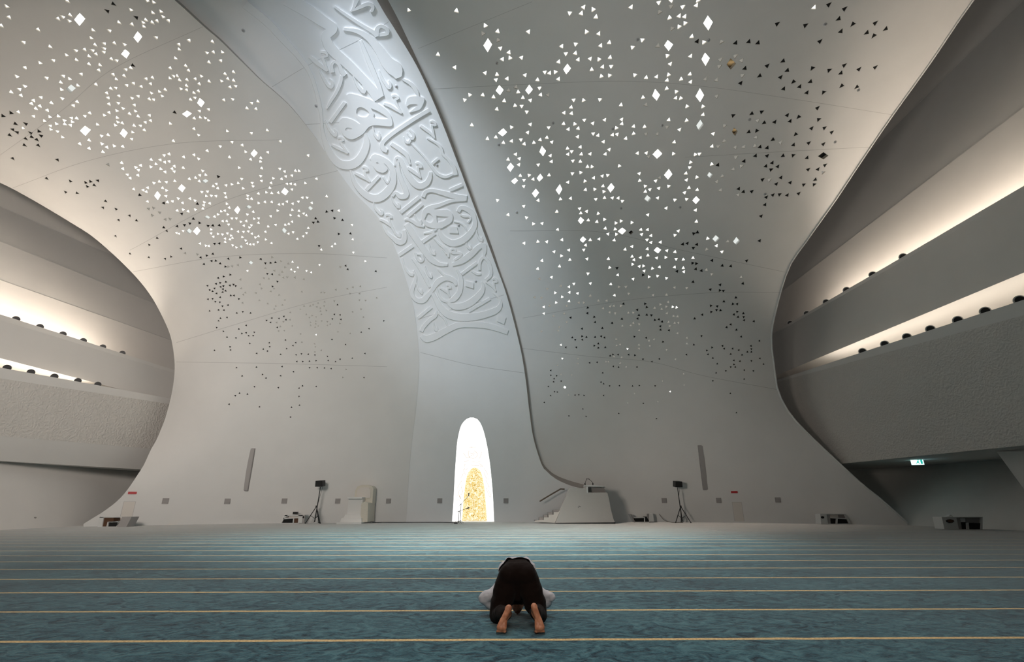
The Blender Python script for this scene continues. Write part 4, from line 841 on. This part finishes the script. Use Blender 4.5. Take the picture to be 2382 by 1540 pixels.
# ------------------------------------------------------------------ kursi: the carved chair on steps
def kursi():
    Y = wall_y(825, dL) - 1.35; base = on_y([[825, 1218.2]], Y)[0]; z0 = base[2]; base[2] = 0
    o = empty('throne', base, 'white carved stepped stone chair with tall back left of the niche', 'chair')
    q = lambda s, Y_=Y: rel(poly_y(s, K2, Y_), base, z0)
    carved = plaster('carved_cream_stone', (0.66, 0.62, 0.53), bump=0.8, scale=6)
    mb = MB(); mb.prism(q("1143,828 1143,800 1480,800 1480,828"), -0.75, 1.2); mb.build('base_step', M['white'], o)
    mb = MB(); mb.prism(q("1175,800 1195,745 1465,745 1468,800"), -0.5, 1.2); mb.build('step', M['white'], o)
    mb = MB(); mb.prism(q("1205,745 1225,697 1440,697 1462,745"), -0.25, 1.2); mb.build('step', M['white'], o)
    mb = MB(); mb.prism(q("1232,697 1258,482 1450,482 1440,697"), 0.0, 1.2); mb.build('seat_block', M['white'], o)
    mb = MB(); mb.prism(q("1250,482 1258,456 1458,456 1452,482"), -0.22, 0.7); mb.build('seat', M['white'], o)
    mb = MB(); mb.prism(q("1452,545 1440,700 1462,805 1535,800 1545,540 1500,520"), -0.3, 1.3); mb.build('armrest', carved, o)
    mb = MB(); mb.prism(q("1300,470 1312,360 1345,305 1400,285 1480,285 1545,300 1568,340 1560,420 1552,545 1452,545 1448,470"), 0.55, 1.3); mb.build('backrest', carved, o)
    mb = MB(); mb.prism(q("1330,450 1345,360 1385,325 1450,318 1505,322 1530,360 1525,470 1445,470"), 0.50, 0.56); mb.build('back_panel', M['offwhite'], o)
    mb = MB(); mb.prism(q("1143,834 1143,826 1480,826 1480,834"), -0.72, 1.2); mb.build('plinth', M['black'], o)
kursi()
# ------------------------------------------------------------------ book shelves (low, slanted, open)
FOOT = {}
def shelf(K, Y, cx, label, frames, darks, extras=(), d=0.55):
    P = pts(cx); base = on_y(P, Y)[0]; z0 = base[2]; base[2] = 0; o = empty('book_shelf', base, label, 'bookshelf')
    q = lambda s: rel(poly_y(s, K, Y), base, z0); FOOT[o.name] = float(z0)
    for nm, s in frames: mb = MB(); mb.prism(q(s), 0.0, d); mb.build(nm, M['white'], o)
    for nm, s, mt in darks: mb = MB(); mb.prism(q(s), 0.06 if nm == 'bay_shade_and_fill' else 0.1, d); mb.build(nm, M[mt], o)  # near-black panels put the shade inside the compartments into colour
    for nm, s, mt, y0 in extras: mb = MB(); mb.prism(q(s), y0, y0 + 0.05); mb.build(nm, M[mt], o)
    return o
Yb = lambda px, py: (wall_y(px, dL if px < 900 else dR) - 0.66) if px < 2115 else float(ground(px, py)[1])
shelf(K1, Yb(220, 1224.2), "262,1224", 'low white slanted bookshelf with grey end panel at the left wall corner',
      [('side_panel', "900,892 920,798 958,798 942,892"), ('top', "920,803 922,797 1140,795 1140,802"), ('bottom', "940,892 942,886 1085,886 1083,895"), ('divider', "983,890 995,842 1095,840 1080,892 1072,888 1100,846 1000,846 992,890")],
      [('bay_shade_and_fill', "942,888 956,802 1042,802 1042,835 995,840 983,888", 'brown'), ('bay_shade_and_fill', "995,888 1003,848 1098,848 1080,888", 'dark')], [])
o_ = [o for o in COL.objects if o.name.startswith('book_shelf')][-1]
mb = MB(); mb.prism(rel(poly_y("1082,897 1132,796 1220,796 1170,890", K1, Yb(220, 1224.2)), o_.location, FOOT[o_.name]), -0.02, 0.55); mb.build('end_panel', M['grille'], o_)['label'] = 'grey end panel'
shelf(K2, Yb(682, 1217.5), "682,1217", 'low white slanted bookshelf with a small black box on top, left of a tripod',
      [('side_panel', "318,822 350,755 372,698 418,698 360,750 330,808"), ('top', "372,698 372,712 655,712 655,696"), ('bottom', "318,822 325,808 640,808 640,822"), ('divider', "482,810 488,742 500,742 495,810"), ('shelf_board', "345,756 352,738 560,734 560,742"), ('side_panel', "555,810 562,700 625,698 612,820")],
      [('bay_shade_and_fill', "330,808 348,757 484,757 482,808", 'dark'), ('bay_shade_and_fill', "496,808 500,742 560,740 556,808", 'brown'), ('back_panel', "360,740 380,702 412,702 400,740", 'grey'), ('back_panel', "412,735 420,710 560,710 560,735", 'offwhite')],
      [('end_panel', "610,818 622,700 658,698 640,812", 'grille', -0.02), ('round_hole', "622,735 628,712 645,715 645,735 632,745", 'dark', -0.05)])
shelf(K5, Yb(1494, 1217.3), "1494,1217", 'low white bookshelf with raised slanted end between the pulpit and the right tripod speaker',
      [('side_panel', "92,695 108,695 165,815 150,812"), ('bottom', "158,806 168,822 420,822 425,806"), ('divider', "290,808 290,742 302,742 302,808"), ('shelf_board', "150,756 146,746 300,744 300,752"), ('side_panel', "358,820 360,690 412,690 428,815")],
      [('bay_shade_and_fill', "158,756 178,806 292,806 290,748", 'dark'), ('bay_shade_and_fill', "302,806 302,735 355,735 360,806", 'dark')],
      [('end_panel', "96,697 108,697 168,818 150,815", 'grey', -0.03), ('inner_panel', "328,740 330,694 355,694 358,790", 'grey', 0.02)])
shelf(K6, Yb(1944, 1221.6), "1944,1222", 'low bookshelf with a dark oval hole in its white end, near the right rim',
      [('side_panel', "262,882 325,880 345,992 272,990"), ('top', "325,880 322,888 520,890 515,880"), ('divider', "425,988 432,935 445,935 440,988"), ('bottom', "340,985 345,994 580,992 565,983"), ('shelf_board', "370,928 372,920 540,928 545,938"), ('side_panel', "512,882 524,882 585,990 568,990")],
      [('bay_shade_and_fill', "342,986 326,888 366,888 380,986", 'grille'), ('bay_shade_and_fill', "375,986 372,928 428,932 426,986", 'dark'), ('bay_shade_and_fill', "440,986 445,936 540,938 560,986", 'dark'), ('back_panel', "372,922 370,892 455,892 462,922", 'offwhite'), ('back_panel', "462,922 455,892 518,890 535,930", 'grey')],
      [('oval_hole', "266,916 275,906 290,906 302,915 300,926 288,932 274,928", 'dark', -0.02)])
shelf(K6, Yb(2239, 1232.5), "2239,1232", 'largest low bookshelf with a reddish oval on its white end, in the dark right recess',
      [('side_panel', "1525,905 1676,905 1705,1038 1552,1030"), ('top', "1676,905 1680,912 1950,910 1950,903"), ('divider', "1790,1036 1785,965 1805,965 1812,1036"), ('side_panel', "1940,905 1952,906 1950,1040 1936,1040"), ('bottom', "1700,1032 1705,1042 1948,1042 1945,1034")],
      [('bay_shade_and_fill', "1702,1035 1680,912 1725,912 1750,1035", 'grey'), ('bay_shade_and_fill', "1745,1035 1738,960 1795,962 1800,1035", 'dark'), ('bay_shade_and_fill', "1815,1036 1808,970 1938,970 1938,1036", 'dark'), ('back_panel', "1738,960 1728,918 1788,918 1792,960", 'white'), ('back_panel', "1800,966 1790,915 1938,912 1938,968", 'grey')],
      [('oval_hole', "1565,945 1580,932 1610,928 1640,935 1650,950 1635,964 1600,967 1575,958", 'dark', -0.03), ('oval_inset', "1575,945 1590,935 1612,932 1636,938 1645,950 1628,960 1602,962 1582,955", 'brown', -0.045)])
b_ = on_y(pts("2207,1203"), Yb(2239, 1232.5) + 0.2)[0]
mb = MB(); mb.prism([(-0.16, 0), (-0.03, 0.03), (0.03, 0.09), (0.13, 0.03), (0.16, 0.0)], -0.08, 0.08); b_[2] += 0.03; tag(mb.build('cloth', M['white'], None, tuple(b_)), 'crumpled white tissue on the bookshelf in the dark recess', 'tissue')
b_ = on_y(pts("687,1197"), Yb(682, 1217.5) + 0.2)[0]
b_[2] += 0.02; mb = MB(); mb.box(-0.13, 0.13, -0.1, 0.1, 0.0, 0.13); mb.box(-0.14, 0.14, -0.11, 0.11, 0.13, 0.145); tag(mb.build('tissue_box', M['black'], None, tuple(b_)), 'small black box on top of the bookshelf left of the first speaker', 'box')
# ------------------------------------------------------------------ tripod speakers
def tripod(base, lean, label, side):
    o = empty('speaker_stand', base, f'black tripod stand under the loudspeaker {label}', 'stand', 'tripod speaker stands')
    mb = MB(); mb.tube([(0, 0, 0.08), (lean * 0.5, 0, 1.1), (lean, 0, 2.17)], [0.035, 0.03, 0.024], 10); mb.build('pole', M['black'], o)
    mb = MB(); mb.tube([(0, 0, 0.95), (0, 0, 1.05)], 0.055, 10); mb.build('collar', M['black'], o)
    for a in (200, 330, 80):
        x, y = 0.52 * math.cos(math.radians(a)), 0.52 * math.sin(math.radians(a))
        mb = MB(); mb.tube([(0, 0, 1.0), (x, y, 0.02)], 0.026, 8); l_ = mb.build('leg', M['black'], o)
        mb = MB(); mb.tube([(x * 0.96, y * 0.96, 0.05), (x * 1.04, y * 1.04, 0.0)], 0.04, 8); mb.build('rubber_foot', M['black'], l_)
        mb = MB(); mb.tube([(0, 0, 0.28), (x * 0.55, y * 0.55, 0.46)], 0.016, 6); mb.build('brace', M['black'], o)
    s = empty('loudspeaker', (base[0] + lean, base[1], base[2] + 2.2), f'black box loudspeaker {label}', 'loudspeaker', 'loudspeakers on tripods', math.radians(-10 if side == 'left' else 12))
    s.rotation_euler = (math.radians(8), 0, math.radians(-14 if side == 'left' else 14))
    mb = MB(); mb.prism([(-0.26, 0), (0.26, 0), (0.24, 0.36), (-0.24, 0.36)], -0.20, 0.22, 0, 0.75); mb.build('cabinet', M['black'], s)
    mb = MB(); mb.prism([(-0.235, 0.02), (0.235, 0.02), (0.22, 0.34), (-0.22, 0.34)], -0.215, -0.20); mb.build('grille', plain('speaker_grille', (0.02, 0.02, 0.02), 0.7), s)
    c = MB(); c.tube([(0.12, 0.05, -0.03), (0.10, 0.0, -0.25), (0.03, 0.02, -0.6), (-lean * 0.6, 0.04, -1.15), (-lean, 0.05, -1.7), (-lean - 0.05, 0.03, -2.16)], 0.012, 6)
    c.build('cable', M['black'], o, (lean, 0, 2.2))
tb = on_y([[731.5, 1216.2]], wall_y(731.5, dL) - 0.85)[0]; tripod((tb[0], tb[1], 0), 0.10, 'left of the carved stone chair', 'left')
tb = on_y([[1587.5, 1216.2]], wall_y(1587.5, dR) - 0.85)[0]; tripod((tb[0], tb[1], 0), -0.08, 'right of the pulpit', 'right')
# ------------------------------------------------------------------ microphone stands in front of the niche
def mic_stand(px, pole_h, boom, label, Y=33.5):
    b = on_y([[px, 1215]], Y)[0]; b[2] = 0
    o = empty('microphone_stand', b, label, 'microphone stand', 'microphone stands')
    mb = MB(); mb.tube([(0, 0, 0.03), (0, 0, pole_h)], 0.018, 8); mb.build('pole', M['black'], o)
    for a in (215, 325, 90):
        x, y = 0.26 * math.cos(math.radians(a)), 0.26 * math.sin(math.radians(a)); mb = MB(); mb.tube([(0, 0, 0.16), (x, y, 0.012)], 0.014, 6); mb.build('leg', M['black'], o)
    mb = MB(); mb.tube([(boom[0][0], 0, boom[0][1]), (boom[1][0], 0, boom[1][1])], 0.013, 6); mb.build('boom', M['black'], o)
    mb = MB(); mb.ball((0, 0, pole_h), 0.035, 0, 8, 6); mb.build('clutch', M['black'], o)
    e_ = Vector((boom[1][0], 0, boom[1][1])); d = (e_ - Vector((boom[0][0], 0, boom[0][1]))).normalized() if len(boom) < 3 else Vector((0, 0, 1))
    mb = MB(); mb.tube([e_ - d * 0.05, e_ + d * 0.06, e_ + d * 0.16], [0.02, 0.035, 0.04], 8); mb.build('microphone', M['black'], o)
mic_stand(1070.8, 1.12, [(-0.14, 0.98), (0.49, 1.66), 1], 'taller black microphone stand with a rising boom in front of the gold niche')
mic_stand(1067.2, 0.70, [(-0.14, 0.68), (0.48, 0.88)], 'shorter black microphone stand with a low flat boom in front of the gold niche', 32.8)
b_ = on_y([[1060.5, 1217.4]], 32.3)[0] * [1, 1, 0]; mb = MB(); mb.box(-0.10, 0.10, -0.1, 0.1, 0, 0.09); mb.tube([(0, 0, 0.09), (0.02, 0, 0.14), (-0.06, 0, 0.15)], 0.012, 6)
tag(mb.build('cable_box', M['black'], None, tuple(b_)), 'small black floor box beside the microphone stands', 'box')
# cables along the wall
def cable(name, P3, r, mat, label):
    mb = MB(); P = smooth_line(np.array(P3, float), 0.12); mb.tube([tuple(p) for p in P], r, 6); tag(mb.build(name, mat), label, 'cable')
g0, g1 = ground(1556, 1216), ground(1600, 1216)
w0 = on_y([[1533, 1195]], g0[1] + 0.9)[0]; w1 = on_y([[1541, 1206]], g0[1] + 0.5)[0]
cable('floor_cable', [w0, w1, (g0[0] - 0.15, g0[1] + 0.1, 0.10), (g0[0] + 0.2, g0[1], 0.02), (g0[0] + 0.6, g0[1] - 0.02, 0.015), (g1[0] - 0.3, g1[1], 0.015)], 0.014, M['bronze'], 'thin brown cable from a wall outlet down to the right tripod speaker')
cable('floor_cable', [(ground(868, 1216.3)[0] , 33.7, 0.02)] + [tuple(ground(x, y) * [1, 1, 0] + [0, 0, 0.02]) for x, y in ((890, 1215.9), (925, 1216.0), (960, 1215.8), (1000, 1215.8), (1040, 1216), (1056, 1216.8))], 0.02, M['black'], 'thin black cable along the wall foot between the stone chair and the niche')
# ------------------------------------------------------------------ exit sign, ceiling light, small wall boxes
p = on_plane(np.array([[2133.5, 1074]]), 27.2, -0.141)[0]
o = empty('exit_sign', p, 'glowing pale cyan exit sign hanging under the dark right balcony', 'sign'); o.rotation_euler = (0, 0, math.radians(-22))
mb = MB(); mb.box(-0.29, 0.29, -0.03, 0.03, -0.17, 0.14); mb.build('light_box', emit('cyan_sign', (0.55, 1.0, 0.95), 2.2), o)
mb = MB(); mb.box(-0.36, 0.36, -0.05, 0.05, 0.14, 0.19); mb.tube([(-0.2, 0, 0.19), (-0.2, 0, 0.45)], 0.012, 6); mb.tube([(0.2, 0, 0.19), (0.2, 0, 0.45)], 0.012, 6); mb.build('bracket', M['sensor'], o)
mb = MB(); mb.ball((0.05, -0.035, 0.08), 0.03, 0, 8, 6, (1, 0.3, 1)); mb.prism([(0.00, 0.05), (0.07, 0.04), (0.05, -0.04), (0.10, -0.10), (0.07, -0.12), (0.01, -0.05), (-0.06, -0.11), (-0.08, -0.09), (-0.02, -0.02)], -0.04, -0.03)
mb.prism([(0.14, 0.10), (0.24, 0.10), (0.24, -0.13), (0.14, -0.13)], -0.038, -0.03); mb.build('pictogram', emit('green_pictogram', (0.03, 0.55, 0.45), 0.9), o)
l = bpy.data.lights.new('exit_glow', 'POINT'); l.energy = 1.3; l.color = (0.45, 0.85, 1.0); l.shadow_soft_size = 0.2; lo = bpy.data.objects.new('exit_glow', l); COL.objects.link(lo); lo.location = p + np.array([0.3, -0.3, -0.4])
p = on_plane(np.array([[2371, 1058.5]]), 28.6, -0.141)[0]
o = empty('ceiling_light', p, 'small bright rectangular ceiling light in the far right recess', 'ceiling light'); mb = MB(); mb.box(-0.16, 0.16, -0.12, 0.12, -0.02, 0.02); mb.build('diffuser', emit('white_diffuser', (1, 1, 0.97), 3), o)
mb = MB(); mb.box(-0.19, 0.19, -0.15, 0.15, 0.02, 0.07); mb.build('housing', M['grey'], o)
A = on_plane(np.array([[2318, 1050], [2400, 1050], [2440, 1190], [2420, 1190]]), 26.6, -0.141); mb = MB(); mb.add(list(A) + [a + np.array([0.35, 0.1, 0]) for a in A], [(0, 1, 2, 3), (7, 6, 5, 4), (0, 4, 5, 1), (1, 5, 6, 2), (2, 6, 7, 3), (3, 7, 4, 0)])
tag(mb.build('trim_1', M['gallery']), kind='structure')
for x, y, w_ in ((80.5, 1205.5, 'left'),):
    p = np.array(on_plane(np.array([[x, y]]), -24.15, 0.0)[0]); mb = MB(); mb.box(-0.02, 0.03, -0.06, 0.06, -0.06, 0.06); mb.box(0.03, 0.04, -0.02, 0.02, -0.02, 0.02)
    tag(mb.build('wall_socket', M['grey'], None, tuple(p)), 'tiny grey socket low on the left wall under the balcony', 'socket')
# ------------------------------------------------------------------ the praying person
def blob(name, caps, voxel, mat, parent, smooth_it=6, fold=0.0, fscale=9.0, floor_z=0.0, cut=None):
    """tapered limbs fused into one continuous skin"""
    mb = MB()
    for c in caps:
        a, ra, b, rb = Vector(c[0]), c[1], Vector(c[2]), c[3]; sc = c[4] if len(c) > 4 else (1, 1, 1)
        n = max(2, int((b - a).length / (0.5 * min(ra, rb))) + 1)
        for i in range(n + 1):
            t = i / n; mb.ball(tuple(a.lerp(b, t)), ra + (rb - ra) * t, 0, 14, 9, sc)
    o = mb.build(name, mat)
    r = o.modifiers.new('r', 'REMESH'); r.mode = 'VOXEL'; r.voxel_size = voxel; r.use_smooth_shade = True
    if smooth_it: s = o.modifiers.new('s', 'SMOOTH'); s.factor = 0.5; s.iterations = smooth_it
    dg = bpy.context.evaluated_depsgraph_get(); m2 = bpy.data.meshes.new_from_object(o.evaluated_get(dg)); old = o.data; o.modifiers.clear(); o.data = m2; bpy.data.meshes.remove(old)
    n = len(m2.vertices); co_ = np.empty(n * 3); m2.vertices.foreach_get('co', co_); co_ = co_.reshape(-1, 3); no_ = np.empty(n * 3); m2.vertices.foreach_get('normal', no_); no_ = no_.reshape(-1, 3)
    if fold:
        d = np.array([noise.noise(Vector(v) * fscale) + 0.5 * noise.noise(Vector((v[0] * fscale * 2.3, v[1] * fscale * 1.1, v[2] * fscale * 2.3))) for v in co_]); co_ += no_ * (d * fold)[:, None]
    co_[:, 2] = np.maximum(co_[:, 2], floor_z); m2.vertices.foreach_set('co', co_.ravel())
    if cut:
        bm = bmesh.new(); bm.from_mesh(m2); bmesh.ops.delete(bm, geom=[v for v in bm.verts if cut(v.co)], context='VERTS'); bm.to_mesh(m2); bm.free()
    m2.polygons.foreach_set('use_smooth', [True] * len(m2.polygons))
    if not m2.materials: m2.materials.append(mat)
    m2.update(); o.parent = parent; return o
def fabric(name, col, rough=0.85, sheen=0.2, scale=60):
    m, nt, b, N, L = nodes(name); tc = N('ShaderNodeTexCoord'); n_ = N('ShaderNodeTexNoise'); n_.inputs['Scale'].default_value = scale; n_.inputs['Detail'].default_value = 5; L(tc.outputs['Object'], n_.inputs['Vector'])
    bp = N('ShaderNodeBump'); bp.inputs['Strength'].default_value = 0.25; bp.inputs['Distance'].default_value = 0.006; L(n_.outputs['Fac'], bp.inputs['Height']); L(bp.outputs['Normal'], b.inputs['Normal'])
    b.inputs['Base Color'].default_value = (*col, 1); b.inputs['Roughness'].default_value = rough; b.inputs['Sheen Weight'].default_value = sheen; b.inputs['Specular IOR Level'].default_value = 0.1; return m
def skin_mat():
    m, nt, b, N, L = nodes('brown_skin'); tc = N('ShaderNodeTexCoord'); n_ = N('ShaderNodeTexNoise'); n_.inputs['Scale'].default_value = 22; n_.inputs['Detail'].default_value = 6; L(tc.outputs['Object'], n_.inputs['Vector'])
    r = N('ShaderNodeValToRGB'); r.color_ramp.elements[0].position = 0.35; r.color_ramp.elements[0].color = (0.46, 0.17, 0.085, 1); r.color_ramp.elements[1].position = 0.7; r.color_ramp.elements[1].color = (0.74, 0.33, 0.19, 1)
    L(n_.outputs['Fac'], r.inputs['Fac']); L(r.outputs['Color'], b.inputs['Base Color']); b.inputs['Roughness'].default_value = 0.5
    bp = N('ShaderNodeBump'); bp.inputs['Strength'].default_value = 0.2; bp.inputs['Distance'].default_value = 0.004; n2 = N('ShaderNodeTexNoise'); n2.inputs['Scale'].default_value = 120; L(tc.outputs['Object'], n2.inputs['Vector']); L(n2.outputs['Fac'], bp.inputs['Height']); L(bp.outputs['Normal'], b.inputs['Normal']); return m
def person():
    B = (0.06, 5.26, 0.0)
    o = empty('person', B, 'person in grey shirt and dark brown trousers kneeling with forehead down on the carpet', 'person')
    SK = skin_mat(); TR = fabric('dark_brown_trousers', (0.012, 0.0065, 0.005), sheen=0.04); SH = fabric('pale_grey_shirt', (0.56, 0.55, 0.58)); HR = fabric('black_hair', (0.008, 0.007, 0.006), 0.6)
    # joints, relative to the point between the feet
    S = {}
    for s, ball_, heel, ank, knee, hip, sho, elb, wri in (
        (-1, (-0.165, 0.005, 0.035), (-0.090, 0.035, 0.205), (-0.100, 0.125, 0.150), (-0.215, 0.46, 0.075), (-0.095, 0.45, 0.44), (-0.185, 0.88, 0.25), (-0.375, 0.80, 0.170), (-0.255, 0.90, 0.050)),
        (1, (0.205, 0.000, 0.035), (0.150, 0.030, 0.220), (0.160, 0.125, 0.160), (0.225, 0.46, 0.075), (0.095, 0.45, 0.44), (0.185, 0.88, 0.25), (0.360, 0.80, 0.175), (0.255, 0.90, 0.050))):
        S[s] = dict(ball=Vector(ball_), heel=Vector(heel), ank=Vector(ank), knee=Vector(knee), hip=Vector(hip), sho=Vector(sho), elb=Vector(elb), wri=Vector(wri))
    body = []; trou = []; shirt = []
    for s, j in S.items():
        up = (j['heel'] - j['ball']).normalized(); sd = Vector((s, 0, 0)); fw = Vector((0, 1, 0.25)).normalized()
        inn = -s                                                     # big toe lies towards the middle
        # sole: heel, outer border, arch, ball
        body += [(j['heel'] + fw * 0.018, 0.031, j['heel'] + fw * 0.05 - up * 0.02, 0.033), (j['heel'] - up * 0.012 + fw * 0.016, 0.031, j['ball'] + up * 0.075 + sd * 0.012 + fw * 0.020, 0.027),
                 (j['ball'] + up * 0.085 + sd * 0.016 + fw * 0.018, 0.026, j['ball'] + up * 0.02 + sd * 0.024 + fw * 0.012, 0.025), (j['ball'] + up * 0.075 - sd * 0.008 + fw * 0.028, 0.024, j['ball'] + up * 0.018 - sd * 0.022 + fw * 0.010, 0.027),
                 (j['ball'] + up * 0.015 + sd * 0.0 + fw * 0.012, 0.027, j['ball'] + up * 0.06 + fw * 0.03, 0.028), (j['ball'] + up * 0.07 + fw * 0.05, 0.03, j['ank'], 0.038), (j['heel'] + fw * 0.03, 0.028, j['ank'] + fw * 0.01, 0.036)]
        # toes bent forward under the ball
        for k in range(5):
            ox = (-0.036 + 0.0175 * k) * s; L_ = (0.062, 0.055, 0.050, 0.045, 0.038)[k]; r_ = (0.0135, 0.0095, 0.009, 0.0085, 0.0085)[k]
            a = j['ball'] + Vector((ox, 0.012, -0.010)); m_ = a + Vector((ox * 0.12, L_ * 0.5, -0.010)); e = a + Vector((ox * 0.2, L_, -0.0135)); e.z = max(e.z, r_ * 0.9)
            body += [(a, r_ * 1.15, m_, r_ * 1.05), (m_, r_ * 1.05, e, r_)]
        calf = j['ank'].lerp(j['knee'], 0.55) + Vector((0, 0, 0.018))
        body += [(j['ank'], 0.036, calf, 0.050), (calf, 0.050, j['knee'], 0.052), (j['knee'], 0.052, j['hip'], 0.080)]
        a2 = j['ank'].lerp(j['knee'], 0.16)
        trou += [(a2 + Vector((0, 0, 0.002)), 0.060, calf + Vector((s * 0.005, 0, 0.0)), 0.070), (calf, 0.068, j['knee'], 0.074), (j['knee'], 0.078, j['knee'].lerp(j['hip'], 0.3), 0.108), (j['knee'].lerp(j['hip'], 0.3) + Vector((-s * 0.012, 0, 0)), 0.112, j['knee'].lerp(j['hip'], 0.6) + Vector((-s * 0.012, 0, 0)), 0.118), (j['knee'].lerp(j['hip'], 0.6), 0.118, j['hip'], 0.112),
                 (j['hip'] + Vector((0, -0.035, 0.015)), 0.105, j['hip'] + Vector((-s * 0.02, 0.0, 0.02)), 0.115)]
        body += [(j['sho'], 0.050, j['elb'], 0.036), (j['elb'], 0.036, j['wri'], 0.025)]
        shirt += [(j['sho'], 0.078, j['sho'].lerp(j['elb'], 0.5), 0.064), (j['sho'].lerp(j['elb'], 0.5), 0.064, j['elb'], 0.052), (j['elb'], 0.053, j['elb'].lerp(j['wri'], 0.55), 0.046), (j['elb'].lerp(j['wri'], 0.55), 0.046, j['elb'].lerp(j['wri'], 0.88), 0.036)]
        # hand: palm flat on the carpet, five fingers forward
        w = j['wri']; pc = w + Vector((-s * 0.012, 0.075, -0.026))
        body += [(w, 0.024, pc + Vector((-s * 0.018, 0.0, 0)), 0.016)] + [(w + Vector((x * 0.4, 0.02, -0.010)), 0.019, pc + Vector((x, 0.012, -0.004)), 0.0135) for x in (-0.03, -0.01, 0.01, 0.03)]
        for k in range(4):
            x = (-0.032 + 0.0213 * k); L_ = (0.062, 0.078, 0.082, 0.070)[k if s < 0 else 3 - k] if True else 0; a = pc + Vector((x, 0.012, -0.003)); m_ = a + Vector((x * 0.12, L_ * 0.5, 0.004)); e = a + Vector((x * 0.2, L_, -0.011))
            body += [(a, 0.0095, m_, 0.0088), (m_, 0.0088, e, 0.0075)]
        a = w + Vector((-s * 0.024, 0.03, -0.022)); m_ = a + Vector((-s * 0.032, 0.022, -0.004)); e = m_ + Vector((-s * 0.012, 0.032, -0.003)); body += [(a, 0.012, m_, 0.0105), (m_, 0.0105, e, 0.0085)]
    V3 = Vector
    body += [(V3((-0.07, 0.47, 0.45)), 0.09, V3((0.07, 0.47, 0.45)), 0.09), (V3((0, 0.49, 0.46)), 0.11, V3((0, 0.70, 0.41)), 0.10), (V3((0, 0.70, 0.41)), 0.10, V3((0, 0.86, 0.31)), 0.115), (V3((-0.16, 0.93, 0.26)), 0.06, V3((0.16, 0.93, 0.26)), 0.06),
             (V3((0, 0.92, 0.25)), 0.055, V3((0, 0.95, 0.19)), 0.052)]
    hd = V3((0, 0.93, 0.120))                                        # head, face down, forehead on the carpet
    body += [(hd + V3((0, 0.01, 0.01)), 0.088, hd + V3((0, 0.03, -0.015)), 0.082), (hd + V3((0, -0.045, -0.045)), 0.055, hd + V3((0, 0.0, -0.05)), 0.06), (hd + V3((0, -0.085, -0.055)), 0.022, hd + V3((0, -0.07, -0.06)), 0.03),
             (hd + V3((0, -0.005, -0.100)), 0.010, hd + V3((0, -0.028, -0.112)), 0.012), (hd + V3((-0.022, -0.055, -0.098)), 0.008, hd + V3((0.022, -0.055, -0.098)), 0.008)]
    for s in (-1, 1): body += [(hd + V3((s * 0.085, -0.02, -0.02)), 0.014, hd + V3((s * 0.092, -0.01, 0.012)), 0.016), (hd + V3((s * 0.03, 0.012, -0.088)), 0.012, hd + V3((s * 0.034, 0.012, -0.088)), 0.011)]
    blob('body', body, 0.0058, SK, o, 3, 0.0, floor_z=0.001)
    trou += [(V3((-0.06, 0.45, 0.46)), 0.118, V3((0.06, 0.45, 0.46)), 0.118), (V3((-0.05, 0.50, 0.475)), 0.118, V3((0.05, 0.50, 0.475)), 0.118), (V3((-0.06, 0.52, 0.455)), 0.118, V3((0.06, 0.52, 0.455)), 0.118)]
    trou += [(V3((-0.03, 0.46, 0.37)), 0.075, V3((0.03, 0.46, 0.37)), 0.075), (V3((0, 0.47, 0.36)), 0.075, V3((0.0, 0.50, 0.25)), 0.06)]
    t_ = blob('trousers', trou, 0.009, TR, o, 8, 0.006, 11, floor_z=0.002); t_['label'] = 'dark brown trousers'
    shirt += [(V3((-0.055, 0.52, 0.475)), 0.134, V3((0.055, 0.52, 0.475)), 0.134), (V3((-0.075, 0.57, 0.465)), 0.130, V3((0.07, 0.57, 0.462)), 0.128), (V3((-0.06, 0.60, 0.45)), 0.125, V3((-0.08, 0.78, 0.37)), 0.125), (V3((0.06, 0.60, 0.45)), 0.125, V3((0.08, 0.78, 0.37)), 0.125),
              (V3((-0.09, 0.78, 0.37)), 0.125, V3((-0.12, 0.92, 0.28)), 0.10), (V3((0.09, 0.78, 0.37)), 0.125, V3((0.12, 0.92, 0.28)), 0.10), (V3((-0.12, 0.93, 0.27)), 0.085, V3((0.12, 0.93, 0.27)), 0.085), (V3((0, 0.92, 0.26)), 0.072, V3((0, 0.94, 0.235)), 0.064)]
    shirt += [(V3((0, 0.62, 0.35)), 0.12, V3((0, 0.80, 0.27)), 0.115), (V3((-0.07, 0.60, 0.478)), 0.128, V3((0.07, 0.60, 0.475)), 0.126)]
    s_ = blob('shirt', shirt, 0.009, SH, o, 4, 0.020, 11, floor_z=0.004, cut=lambda c: c.y < 0.505 + 0.02 * math.sin(c.x * 30) + 0.06 * max(0.0, 0.44 - c.z)); s_['label'] = 'pale grey long-sleeved shirt'
    h_ = blob('hair', [(hd + V3((0, 0.005, 0.03)), 0.090, hd + V3((0, 0.035, 0.005)), 0.086), (hd + V3((0, -0.035, 0.03)), 0.07, hd + V3((0, 0, 0.02)), 0.088)], 0.008, HR, o, 3, 0.004, 40); h_['label'] = 'short black hair'
person()
